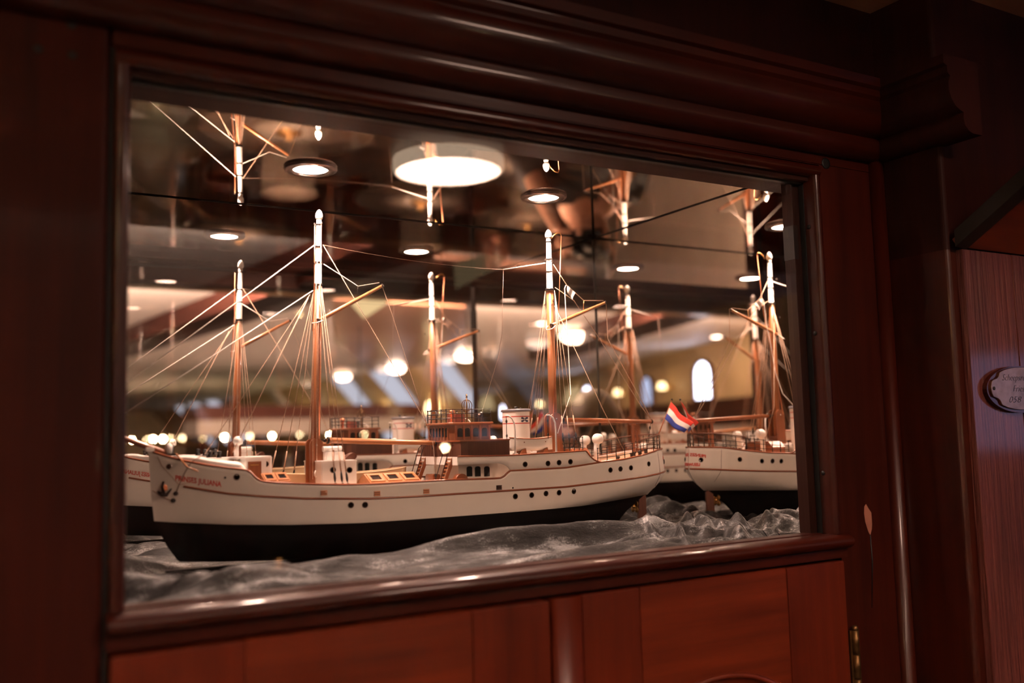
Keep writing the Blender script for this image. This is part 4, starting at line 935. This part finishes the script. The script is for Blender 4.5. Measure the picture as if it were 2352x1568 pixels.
for (u, a0) in ((738, 1), (723, -1)):
    line('halyard', [PY(u, 512, .066), PY(u - (3 if a0 > 0 else -3), 700, .064), PY(733, 1000, .058)] if a0 > 0 else [PY(u, 515, .066), PY(722, 640, .066), PY(718, 760, .062)], .0006, 'copper')
def cloth_build():
    nx, ny = 420, 210; rows = []
    for j in range(ny + 1):
        y = -.1635 + (D - .0004 + .1635) * j / ny; r = []
        for i in range(nx + 1):
            x = .046 + (W - .0008 - .046) * i / nx
            z = cloth_z(x, y)
            # sink beneath the hull
            b = abs(y - YC)
            if .19 < x < .845:
                for zz in [-.147 + .002 * k for k in range(24)]:
                    if hb(x, zz) + .0035 > b and zz < -.06: z = min(z, zz - .0012); break
            r.append(Vector((x, y, max(z, -.1492))))
        rows.append(r)
    o = MB().grid(rows).build('velvet_cloth', 'velvet'); tag(o, 'crumpled grey crushed velvet spread like waves under the model ship', 'cloth')
cloth_build()
# ------------------------------------------------------------------ the restaurant behind the viewer, seen in the mirrors
ZC, ZFL, YE = .535, -1.45, -15.6
struct(MB().box((-7.2, YE - .1, ZFL - .05), (4.6, -.15, ZFL)).build('floor', 'floor'))
BY = -1.32                                      # beam across the room
struct(MB().box((-7.2, YE - .1, ZC), (4.6, BY, ZC + .05)).build('ceiling', 'cream_ceiling'))
struct(MB().box((.12, BY, ZC), (4.6, -.15, ZC + .05)).build('ceiling_front', 'brown_ceiling')).name = 'ceiling_1'
struct(MB().box((-7.2, BY, ZC), (.12, -.15, ZC + .05)).build('ceiling_2', 'cream_ceiling'))
struct(MB().box((-7.2, YE - .1, ZFL), (4.6, YE, ZC)).build('wall_far', 'gold_wall'))
struct(MB().box((-7.2, -.19, ZFL), (-1.5, -.15, ZC)).build('wall_front_left', 'mah_z'))
nb = 20
def beam(name, a, b, wd, ht):
    a, b = Vector(a), Vector(b); d = (b - a); d.z = 0; d.normalize(); n = Vector((-d.y, d.x, 0)) * wd / 2
    z0, z1 = ZC - ht, ZC + .01
    vs = [Vector((p.x, p.y, z)) for z in (z0, z1) for p in (a - n, b - n, b + n, a + n)]
    o = struct(MB().add(vs, [(3,2,1,0), (4,5,6,7), (0,1,5,4), (1,2,6,5), (2,3,7,6), (3,0,4,7)]).build(name, 'beam_dark'))
    if name != 'trim_8': return o
    # unseen strip added on the beam's far side to brighten the cream ceiling
    if n.y > 0: n = -n
    k = n.normalized(); A_, B_ = a + n + d * 5.4, b + n - d * 2.9; t = thing('added_cove_light', 'added unseen light strip brightening the cream ceiling, ' + {'trim_8': 'along the beam across the room', 'trim_9': 'along the slanting beam on the bar side', 'trim_10': 'along the slanting beam on the window side', 'trim_11': 'along the farther slanting beam'}[name], 'light', ((A_ + B_) / 2).to_tuple()[:2] + (z0,))
    def pr(q, off, z): return Vector((q.x + k.x * off, q.y + k.y * off, z))
    MB().add([pr(q, o_, z) for q in (A_, B_) for o_, z in ((.0005, z0 + .001), (.070, z0 + .001), (.070, z0 + .011), (.0005, z0 + .011))], [(0,4,5,1), (1,5,6,2), (3,2,6,7), (0,3,7,4), (0,1,2,3), (4,7,6,5)]).build('housing', 'brass', t)
    MB().add([pr(q, o_, z) for q in (A_, B_) for o_, z in ((.062, z0 + .0115), (.0008, z0 + .040))], [(0,2,3,1)]).build('diffuser', 'added_cove', t)
    return o
beam('trim_8', (-7, BY, 0), (4.5, BY, 0), .08, .085)
a, b = room(285, 800, .48), room(770, 640, .48); beam('trim_9', a + (a - b) * .1, b + (b - a) * .05, .20, .075)
a, b = room(1290, 806, .48, True), room(1600, 705, .48, True); beam('trim_10', a + (a - b) * .2, b + (b - a) * .05, .22, .08)
beam('trim_11', room(1376, 905, .45, True), room(1700, 862, .45, True), .2, .08)
pts = [room(u, v, ZC) for u, v in ((765, 672), (1068, 694), (1068, 842), (870, 862), (765, 770))]
vs = [Vector((p.x, p.y, z)) for z in (ZC - .022, ZC - .002) for p in pts]
struct(MB().add(vs, [(4,3,2,1,0), (5,6,7,8,9)] + [(i, (i+1) % 5, 5 + (i+1) % 5, 5 + i) for i in range(5)]).build('trim_12', 'brown_ceiling'))
# right side: panelled wall leaning outwards with pale reveals of the skylights
struct(MB().add([(3.5, -.3, -.12), (3.5, YE, -.12), (2.95, YE, ZC), (2.95, -.3, ZC), (3.54, -.3, -.12), (3.54, YE, -.12), (3.2, YE, ZC + .02), (3.2, -.3, ZC + .02)],
    [(0,1,2,3), (7,6,5,4), (0,3,7,4), (1,5,6,2), (3,2,6,7), (0,4,5,1)]).build('wall_right_upper', 'gold_wall'))
struct(MB().box((3.48, YE, ZFL), (3.56, -.2, -.10)).build('wall_right_lower', 'mah_z'))
for dd, wd in ((6.0, .20), (7.05, .30), (7.95, .28), (10.0, .18), (12.7, .34), (13.7, .34), (14.7, .30)):
    y = 2 * D - dd + 1
    vs = []
    for yy in (y - wd / 2, y + wd / 2): vs += [(3.49, yy, -.10), (2.90, yy, ZC - .01), (2.97, yy, ZC - .01), (3.54, yy, -.10)]
    struct(MB().add(vs, [(0,1,2,3), (7,6,5,4), (0,4,5,1), (1,5,6,2), (2,6,7,3), (3,7,4,0)]).build('window_%d' % (30 + int(dd)), 'skylight' if dd != 10.0 else 'pale'))  # reveals given emission in place of the daylight falling on them
def window(n, at, yaw, wd, ht, mat, depth=.05):
    # arched pane in a wooden frame; at = middle of the sill
    fr = [(-wd/2, 0), (wd/2, 0), (wd/2, ht * .62)] + [(wd/2 * math.cos(R(a)), ht * .62 + ht * .38 * math.sin(R(a)) ** .9) for a in (20, 45, 70, 90, 110, 135, 160)] + [(-wd/2, ht * .62)]
    rot = Matrix.Rotation(yaw, 3, 'Z')
    def tr(x, y, z): return Vector(at) + rot @ Vector((x, y, z))
    k = len(fr); m = MB(); out = [(x * 1.16, (z - ht * .5) * 1.10 + ht * .5) for x, z in fr]
    vs = [tr(x, -.012, z) for x, z in out] + [tr(x, -.012, z) for x, z in fr] + [tr(x, .02, z) for x, z in out] + [tr(x, .004, z) for x, z in fr]
    f = []
    for i in range(k):
        j = (i + 1) % k; f += [(i, j, k + j, k + i), (i, j, 2*k + j, 2*k + i), (k + i, k + j, 3*k + j, 3*k + i)]
    o = struct(m.add(vs, f).build('window_%d' % n, 'mah_z'))
    MB().add([tr(x, .002, z) for x, z in fr], [tuple(range(k))]).build('pane', mat, o)
    return o
for i, dd in enumerate((6.5, 7.5, 9.0)):
    y = 2 * D - dd + 1; window(10 + i, (3.478, y, -.06), R(-90), .22, .03, 'window_dim')
# left side: long wall at an angle with dado and arched windows
wa, wb = Vector((-1.42, -.19, 0)), Vector((-6.35, YE, 0)); wd_ = (wb - wa).normalized(); wn = Vector((-wd_.y, wd_.x, 0))
wyaw = math.atan2(wd_.y, wd_.x)
def wall_seg(name, z0, z1, th, mat):
    vs = [p + o_ + Vector((0, 0, z)) for z in (z0, z1) for p, o_ in ((wa, wn * 0 - wn * th), (wb, -wn * th), (wb, wn * .1), (wa, wn * .1))]
    return struct(MB().add(vs, [(3,2,1,0), (4,5,6,7), (0,1,5,4), (1,2,6,5), (2,3,7,6), (3,0,4,7)]).build(name, mat))
if wn.x > 0: wn = -wn
wall_seg('wall_left', ZFL, ZC, 0, 'gold_wall'); wall_seg('wall_left_dado', .02, .155, .03, 'mah_z'); wall_seg('wall_left_lower', ZFL, .02, .02, 'wainscot'); wall_seg('baseboard_left', .155, .178, .045, 'mah_x')
def on_wall(u):                                  # where the double reflection at image column u meets the long wall
    d = ray(u, 880); s = 0
    for k in range(4000):
        s += .005; p = CAM + d * s; q = Vector((2 * W - p.x, 2 * D - p.y, 0))
        if (q - wa).dot(wn) > 0: return q, s
for i, (u, wd, ht, mat) in enumerate(((1620, .17, .235, 'window'), (1352, .17, .21, 'window'), (1157, .15, .17, 'window'), (1490, .14, .20, 'window_dim'))):
    q, s = on_wall(u); window(1 + i, (q.x - wn.x * .014, q.y - wn.y * .014, .192), math.atan2(wn.y, wn.x) - math.pi / 2, wd * 1.5, ht, mat)
# lamps of the ceiling
def ceiling_lamp(p, r, label, group, mat='spot', drop=0):
    t = thing('ceiling_spotlight', label, 'light', (p.x, p.y, ZC - drop), group)
    z = ZC - drop
    MB().lathe([(r * 1.0, -.001), (r * 1.32, -.001), (r * 1.36, -.006), (r * 1.2, -.010), (r * 1.02, -.008)], (p.x, p.y, z), (0, 0, 1), 24, caps=False).build('trim_ring', 'chrome', t)
    MB().lathe([(0, -.005), (r * 1.03, -.005), (r * 1.03, -.002)], (p.x, p.y, z), (0, 0, 1), 24).build('lens', mat, t)
def dome_lamp(p, r, label, group):
    t = thing('ceiling_dome_light', label, 'light', (p.x, p.y, ZC), group)
    MB().lathe([(r * .45, 0), (r * .5, -.02), (r * .46, -.03)], (p.x, p.y, ZC), (0, 0, 1), 20).build('base', 'brass', t)
    MB().lathe([(r * .97, -.028), (r, -.034), (r * .93, -.034 - r * .22), (r * .72, -.034 - r * .42), (r * .4, -.034 - r * .54), (0, -.034 - r * .58)], (p.x, p.y, ZC), (0, 0, 1), 24).build('shade', 'dome', t)
where = ['second row, nearest the beam', 'beside the diagonal beam', 'over the middle aisle', 'near the long window wall', 'at the far end of the aisle', 'close to the leaning wall', 'over the passage', 'behind the diagonal beam', 'in the cream field']
for i, (u, v, c, r) in enumerate(((985, 738, 0, .026), (1180, 690, 1, .033), (1245, 740, 1, .03), (1414, 699, 1, .031), (1464, 712, 1, .030), (1481, 755, 1, .033), (1645, 771, 1, .036), (1599, 592, 1, .024), (640, 905, 0, .03))):
    ceiling_lamp(room(u, v, ZC, bool(c)), r, 'small round ceiling spotlight ' + where[i], 'small ceiling spotlights of the restaurant', 'strong' if u == 1464 else 'spot')
wd2 = ['first of the row along the leaning wall', 'second of the row along the leaning wall', 'third of the row along the leaning wall', 'beside the slanting beam on the window side', 'first of the row by the arched windows', 'second of the row by the arched windows', 'third of the row by the arched windows']
for i, (u, v, c, r) in enumerate(((1070, 822, 0, .062), (910, 850, 0, .064), (788, 868, 0, .060), (1320, 776, 1, .075), (1320, 880, 1, .07), (1430, 868, 1, .062), (1700, 835, 1, .045))):
    dome_lamp(room(u, v, ZC - .05, bool(c)), r, 'glowing shallow dome light, ' + wd2[i], 'dome lights of the restaurant')
def front_room(u, v, z): p = PZ(u, v, z); return Vector((p.x, 2 * G - p.y, z))   # seen by way of the front glass
p = front_room(1030, 392, ZC - .022)
t = thing('round_panel_light', 'large round panel light on the ceiling just over the photographer', 'light', (p.x, p.y, ZC))
MB().lathe([(.108, 0), (.108, -.022), (.104, -.0255), (.1015, -.0255)], (p.x, p.y, ZC), (0, 0, 1), 48, 0, caps=False).build('housing', 'panel_side', t)
MB().lathe([(0, -.0245), (.1020, -.0245), (.1020, -.02)], (p.x, p.y, ZC), (0, 0, 1), 48).build('diffuser', 'panel_lamp', t)
p = front_room(1080, 503, ZC); ceiling_lamp(p, .022, 'amber ceiling spotlight close to the front of the show case', 'amber ceiling spotlights', 'amber')
p = room(1428, 628, ZC, True)
t = thing('three_bulb_light', 'yellow three-bulb ceiling fitting at the window side', 'light', (p.x, p.y, ZC))
MB().lathe([(.058, 0), (.058, -.012), (.05, -.016), (0, -.016)], (p.x, p.y, ZC), (0, 0, 1), 28).build('plate', 'gold', t)
for k in (-1, 0, 1): MB().ball((p.x + k * .038, p.y + .01 * k, ZC - .022), .012, 0, 12).build('bulb', 'amber', t)
# pendant lamps at eye level
wp_ = ['leftmost of the row', 'second from the left, close to the third', 'third from the left', 'above the far bar end', 'beside the bar post', 'behind the foremast', 'near the bar canopy corner', 'nearest the show case']
for i, (u, v, yy, r) in enumerate(((303, 1010, -8.2, .012), (352, 1008, -8.6, .015), (374, 1008, -8.0, .017), (462, 1005, -7.6, .015), (516, 1004, -7.4, .017), (625, 1001, -7.8, .014), (757, 999, -7.0, .012), (1022, 1028, -2.6, .0135))):
    p = room_y(u, v, yy)
    if u > 1000: p = PY(u, v, 2 * G - yy); p.y = yy
    t = thing('pendant_lamp', 'warm glowing pendant lamp, ' + wp_[i], 'lamp', (p.x, p.y, ZC), 'pendant lamps of the restaurant')
    MB().tube([(p.x, p.y, ZC), (p.x, p.y, p.z + r)], .003, 6).build('cord', 'tarblack', t)
    MB().lathe([(r * .2, r * 1.5), (r * .45, r * 1.2), (r * .5, r * .8)], p, (0, 0, 1), 14).build('cap', 'brass', t)
    MB().ball(p, r, 0, 14).build('globe', 'sconce', t)
p = room(1755, 742, .33, True)
t = thing('lantern', 'tall yellow glass lantern hanging at the window side', 'lamp', (p.x, p.y, ZC))
MB().tube([(p.x, p.y, ZC), (p.x, p.y, p.z + .045)], .003, 6).build('chain', 'brass', t)
MB().lathe([(.018, -.045), (.020, -.04), (.020, .035), (.018, .04)], p, (0, 0, 1), 8).build('glass_body', 'amber', t)
MB().lathe([(.022, .038), (.016, .050), (.004, .058), (0, .058)], p, (0, 0, 1), 8).lathe([(.022, -.046), (.022, -.041)], p, (0, 0, 1), 8).build('cap', 'brass', t)
# bar canopy, posts and settees farther down the room
ybar = -5.4
x0, x1 = room_y(452, 960, ybar).x, room_y(1066, 960, ybar).x
bar = thing('bar_canopy', 'long red-brown bar canopy with a pale lower fascia', 'bar', ((x0 + x1) / 2, ybar, ZFL))
MB().box((x0, ybar - .5, .155), (x1, ybar, .255), 0, .006).build('fascia', 'beam', bar); MB().box((x0 + .01, ybar - .48, .045), (x1, ybar - .01, .153)).build('lower_fascia', 'wainscot', bar)
MB().box((x0 + .02, ybar - .5, ZFL), (x1, ybar - .1, -.42), 0, .005).build('counter', 'mah_z', bar); MB().box((x0, ybar - .53, -.42), (x1, ybar - .05, -.38), 0, .01).build('counter_top', 'beam', bar)
for k in range(4):
    x = x0 + .05 + (x1 - x0 - .1) * k / 3; MB().lathe([(.03, ZFL), (.03, -1.3), (.022, -1.28), (.022, .0), (.03, .02), (.03, .06)], (x, ybar - .04, 0), (0, 0, 1), 14).build('post', 'mah_z', bar)
for k in range(7):
    x = x0 + .18 + (x1 - x0 - .4) * k / 6
    t = thing('bottle', 'dark bottle on the bar counter, ' + ['at the near left end', 'second along', 'third along', 'in the middle', 'fifth along', 'sixth along', 'at the far right end'][k], 'bottle', (x, ybar - .3, -.38), 'bottles on the bar counter')
    MB().lathe([(.034, -.38), (.036, -.37), (.036, -.2), (.014, -.15), (.013, -.09), (0, -.088)], (x, ybar - .3, 0), (0, 0, 1), 14).build('body', plain('bottle_glass_%d' % k, ((.02, .05, .02), (.10, .04, .02), (.25, .22, .2))[k % 3], .1), t)
    MB().lathe([(.0145, -.115), (.0145, -.085), (0, -.084)], (x, ybar - .3, 0), (0, 0, 1), 12).build('cap', 'gold', t)
for k, (x, y) in enumerate(((.75, -8.6), (1.55, -8.9), (2.4, -8.7), (-1.9, -4.6), (-2.3, -5.8))):
    t = thing('settee', 'high-backed dark settee ' + ['at the left of the far row', 'in the middle of the far row', 'at the right of the far row', 'by the nearest arched window', 'by the second arched window'][k], 'settee', (x, y, ZFL), 'high-backed settees')
    MB().box((x - .35, y, ZFL), (x + .35, y + .08, -.30), 0, .015).build('backrest', 'beam', t); MB().box((x - .35, y + .08, -1.08), (x + .35, y + .5, -.98), 0, .02).build('seat', 'velvet', t)
    for sx in (-1, 1): MB().box((x + sx * .35 - .02, y, ZFL), (x + sx * .35 + .02, y + .5, -.8), 0, .01).build('side', 'beam', t)

# daylight window at the near end of the leaning wall
window(20, (3.20, -1.75, -.10), R(-90), .62, .36, 'window_near')
# tables; their drum lamps are added to brighten the ceiling and joinery
tl = ['nearest the show case on the bar side', 'second from the show case on the bar side', 'in the middle of the aisle', 'nearest the show case on the window side', 'second on the window side', 'in front of the bar', 'before the far settees', 'far back on the window side', 'third on the window side', 'at the far end of the aisle']
for k, (x, y) in enumerate(((1.25, -2.5), (2.3, -3.4), (.5, -3.9), (-.7, -2.5), (-1.35, -3.6), (1.6, -4.7), (1.1, -7.6), (-1.6, -7.4), (-.9, -5.6), (.3, -10.5))):
    t = thing('dining_table', 'round dark dining table ' + tl[k], 'table', (x, y, ZFL), 'dining tables')
    MB().lathe([(.25, ZFL), (.24, ZFL + .03), (.04, ZFL + .05), (.04, -.735), (.2, -.73)], (x, y, 0), (0, 0, 1), 20).build('pedestal', 'mah_z', t)
    MB().lathe([(.36, -.74), (.375, -.735), (.375, -.72), (.365, -.715), (0, -.715)], (x, y, 0), (0, 0, 1), 32).build('table_top', 'table_dark', t)
    MB().lathe([(.16, -.715), (.16, -.7135), (0, -.7135)], (x, y, 0), (0, 0, 1), 28).build('lamp_mat', 'mat', t)
    l = thing('added_table_lamp', 'drum shade lamp added to light the ceiling, on the table ' + tl[k], 'lamp', (x, y, -.7135), 'added table lamps')
    MB().lathe([(.06, -.7135), (.06, -.705), (.012, -.69), (.012, -.60)], (x, y, 0), (0, 0, 1), 16).build('base', 'brass', l)
    MB().lathe([(.12, -.64), (.12, -.44), (.118, -.44), (.118, -.64)], (x, y, 0), (0, 0, 1), 28, caps=False).build('shade', 'shade_dark', l)
    MB().ball((x, y, -.535), .042, 0, 14).build('bulb', 'fill_bulb', l)

pts = [room(u, v, ZC - .024) for u, v in ((806, 694), (902, 662), (888, 694), (836, 728))]  # amber lamp glow on the ceiling boards, put in as an emissive patch
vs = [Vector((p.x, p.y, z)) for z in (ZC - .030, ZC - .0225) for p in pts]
o = MB().add(vs, [(3,2,1,0), (4,5,6,7)] + [(i, (i+1) % 4, 4 + (i+1) % 4, 4 + i) for i in range(4)]).build('lamplit_patch', 'lamplit'); tag(o, 'amber backlit patch of the brown ceiling boards, its glow put in as emission', 'light')

for k, dd in enumerate((5.5, 6.55, 7.5, 8.6, 9.4, 10.7, 11.6, 13.2, 14.2)):
    y = 2 * D - dd + 1; p = Vector((3.19, y, .20))
    t = thing('wall_light', 'amber shaded wall light on the leaning wall, ' + ['in the bay nearest the show case', 'in the second bay', 'in the third bay', 'in the fourth bay', 'in the middle bay', 'just past the middle bay', 'in the third bay from the end', 'last but one', 'in the bay at the far end'][k], 'lamp', (p.x, p.y, p.z), 'wall lights of the leaning wall')
    MB().box((3.16, y - .02, .19), (3.26, y + .02, .21)).build('bracket', 'brass', t)
    MB().lathe([(.03, .17), (.055, .17), (.035, .26), (.03, .26)], (3.14, y, 0), (0, 0, 1), 18).build('shade', 'wall_lamp', t)
for k, u in enumerate((1255, 1440, 1545)):
    q, s_ = on_wall(u); p = q - wn * .03 + Vector((0, 0, .30))
    t = thing('wall_light', 'amber shaded wall light ' + ['between the far and middle arched windows', 'right of the middle arched window', 'left of the nearest arched window'][k], 'lamp', (p.x, p.y, p.z), 'wall lights by the arched windows')
    MB().box(p - Vector((.02, .02, .02)), p + Vector((.02, .02, .0))).build('bracket', 'brass', t)
    c = p - wn * .05; MB().lathe([(.02, -.02), (.032, -.02), (.022, .025), (.02, .025)], c, (0, 0, 1), 18).build('shade', 'wall_lamp', t)
# ------------------------------------------------------------------ the photographer, seen in the mirrors
pf_ = Vector((FWD.x, FWD.y, 0)).normalized(); pr_ = Vector((pf_.y, -pf_.x, 0))
def B3(f, r, u): return CAM + pf_ * f + pr_ * r + Vector((0, 0, u))
def skin(name, verts, edges, radii, mat, parent, levels=2, root=0):
    me = bpy.data.meshes.new(name); me.from_pydata([Vector(v) - ABS[parent.name] for v in verts], edges, []); o = bpy.data.objects.new(name, me); col.objects.link(o)
    md = o.modifiers.new('skin', 'SKIN'); md.use_smooth_shade = True
    for v, r in zip(me.skin_vertices[0].data, radii): v.radius = (r, r) if not isinstance(r, tuple) else r
    me.skin_vertices[0].data[root].use_root = True
    ms = o.modifiers.new('sub', 'SUBSURF'); ms.levels = levels; ms.render_levels = levels
    bpy.context.view_layer.update()
    m2 = bpy.data.meshes.new_from_object(o.evaluated_get(bpy.context.evaluated_depsgraph_get()))
    bpy.data.objects.remove(o)
    m2.materials.clear(); m2.materials.append(M[mat])
    for p in m2.polygons: p.use_smooth = True
    o = bpy.data.objects.new(name, m2); col.objects.link(o); o.parent = parent; ABS[o.name] = ABS[parent.name].copy(); return o
who = thing('person', 'photographer in dark jacket holding a black camera up to the eye', 'person', (B3(-.30, 0, 0).x, B3(-.30, 0, 0).y, -1.45))
hx_, sh, hip, kn, an = -.225, -.215, -.62, -1.03, -1.39
V = [B3(-.30, 0, hip), B3(-.305, 0, -.48), B3(-.30, 0, -.33), B3(-.285, 0, sh), B3(-.265, 0, -.13), B3(-.235, 0, -.06), B3(-.225, 0, .02), B3(-.235, 0, .085)]
RD = [.135, .125, .14, .10, .055, .062, .082, .062]
Ed = [(i, i + 1) for i in range(7)]
def limb(pts, rs, at):
    n0 = len(V); V.extend(pts); RD.extend(rs); Ed.append((at, n0)); Ed.extend((n0 + i, n0 + i + 1) for i in range(len(pts) - 1))
limb([B3(-.28, .155, sh - .015), B3(-.215, .235, -.40), B3(-.15, .16, -.19), B3(-.11, .100, -.045)], [.060, .046, .036, .027], 3)
limb([B3(-.28, -.155, sh - .015), B3(-.19, -.205, -.40), B3(-.11, -.10, -.21), B3(-.075, -.022, -.085)], [.060, .046, .036, .027], 3)
for s in (-1, 1): limb([B3(-.30, s * .095, hip - .07), B3(-.29, s * .105, kn), B3(-.32, s * .11, an), B3(-.22, s * .125, an - .035)], [.088, .062, .045, .036], 0)
skin('body', V, Ed, RD, 'skin', who)
# clothes over the body
JV = [B3(-.30, 0, -.68), B3(-.305, 0, -.48), B3(-.30, 0, -.33), B3(-.285, 0, sh), B3(-.272, 0, -.155)]; JR = [.158, .145, .158, .118, .066]; JE = [(i, i + 1) for i in range(4)]
for s, pts in ((1, [B3(-.28, .158, sh - .015), B3(-.215, .237, -.40), B3(-.16, .178, -.235)]), (-1, [B3(-.28, -.158, sh - .015), B3(-.19, -.207, -.40), B3(-.122, -.118, -.245)])):
    n0 = len(JV); JV += pts; JR += [.072, .057, .047]; JE += [(3, n0), (n0, n0 + 1), (n0 + 1, n0 + 2)]
skin('jacket', JV, JE, JR, 'cloth_dark', who)
TV = [B3(-.30, 0, -.60)]; TR = [.145]; TE = []
for s in (-1, 1):
    n0 = len(TV); TV += [B3(-.30, s * .095, hip - .07), B3(-.29, s * .105, kn), B3(-.315, s * .11, an + .03)]; TR += [.100, .075, .06]; TE += [(0, n0), (n0, n0 + 1), (n0 + 1, n0 + 2)]
skin('trousers', TV, TE, TR, 'trouser', who)
for s in (-1, 1): skin('shoe', [B3(-.34, s * .11, an - .015), B3(-.28, s * .118, an - .028), B3(-.19, s * .13, an - .035)], [(0, 1), (1, 2)], [.046, .046, .034], 'rubber', who, 2)
# hair, face
hr = MB(); c = B3(-.243, 0, .035); rows_ = []
for i in range(10):
    th = R(5 + 92 * i / 9); rows_.append([c + pr_ * (.094 * math.sin(th) * math.cos(a)) + pf_ * (.104 * math.sin(th) * math.sin(a) - .006) + Vector((0, 0, .112 * math.cos(th) - (.055 if math.sin(a) < .1 else 0) * (i / 9) ** 2)) for a in [2 * math.pi * k / 24 for k in range(24)]])
hr.grid(rows_, 0, True, True).build('hair', 'hair', who)
fc = MB()
fc.ball(B3(-.140, 0, -.005), .016, 0, 10, (.8, .8, 1.4))
for s in (-1, 1): fc.ball(B3(-.235, s * .084, .0), .022, 0, 10, (.6, .6, 1.3))
fc.tube([B3(-.146, -.022, -.052), B3(-.141, 0, -.053), B3(-.146, .022, -.052)], .005, 6)
fc.build('face', 'skin', who)
ey = MB()
for s in (-1, 1): ey.ball(B3(-.158, s * .031, .026), .0115, 0, 10)
ey.build('eyes', 'white2', who)
# hands: palm and five fingers each, closed round the camera
def hand(palm, pr_a, fingers, thumb):
    VV = [palm[0], palm[1]]; RR = [.026, .027]; EE = [(0, 1)]
    for fp, r in fingers + [thumb]:
        n0 = len(VV); VV += fp; RR += [r, r * .95, r * .85][:len(fp)]; EE += [(1 if (fp is not thumb[0]) else 0, n0)] + [(n0 + i, n0 + i + 1) for i in range(len(fp) - 1)]
    return skin('hand', VV, EE, RR, 'skin', who, 1)
rf_ = []
for k in range(4):
    u = .022 - .021 * k; L = (.9, 1, .96, .8)[k]
    rf_.append(([B3(-.082, .094, u), B3(-.066, .086 - .004 * L, u), B3(-.064, .062 + .012 * (1 - L), u)], .0095))
hand([B3(-.118, .098, -.030), B3(-.098, .098, -.008)], 0, rf_, ([B3(-.125, .085, .0), B3(-.128, .066, .010), B3(-.128, .048, .014)], .0105))
lf_ = []
for k in range(4):
    f = -.045 - .020 * k; L = (.9, 1, .95, .8)[k]
    lf_.append(([B3(f, .012, -.058), B3(f, .036 * L + .004, -.044), B3(f, .045 * L, -.020)], .0095))
hand([B3(-.080, -.024, -.078), B3(-.074, -.006, -.066)], 0, lf_, ([B3(-.060, -.038, -.052), B3(-.055, -.045, -.030), B3(-.052, -.044, -.008)], .0105))
# the camera
pc = thing('photo_camera', 'black camera with a wide lens held at the photographer\'s eye', 'camera', B3(-.09, 0, -.045))
def obox(name, f0, f1, r0, r1, u0, u1, mat, bev=.006):
    bm = bmesh.new(); bmesh.ops.create_cube(bm, size=1); bmesh.ops.bevel(bm, geom=bm.edges[:], offset=.08, segments=2, affect='EDGES'); m = MB()
    bm.verts.index_update()
    vs = [B3((f0 + f1) / 2 + v.co.x * (f1 - f0), (r0 + r1) / 2 + v.co.y * (r1 - r0), (u0 + u1) / 2 + v.co.z * (u1 - u0)) for v in bm.verts]
    m.add(vs, [[v.index for v in f.verts] for f in bm.faces]); bm.free(); return m.build(name, mat, pc)
obox('body', -.118, -.084, -.066, .066, -.047, .036, 'rubber'); obox('grip', -.092, -.068, .040, .066, -.045, .030, 'rubber'); obox('viewfinder', -.124, -.080, -.024, .024, .032, .056, 'rubber')
o_ = CAM; 
MB().lathe([(.034, -.086), (.036, -.070), (.034, -.060), (.036, -.045), (.036, -.024), (.033, -.020), (.029, -.022), (.026, -.030)], CAM, pf_, 32).build('lens', 'rubber', pc)
MB().lathe([(.0265, -.031), (.018, -.028), (0, -.0265)], CAM, pf_, 28).build('front_element', 'port', pc)
# ------------------------------------------------------------------ lift everything so that the floor is z = 0
for o in list(sc.objects):
    if o.parent is None: o.location.z += LIFT
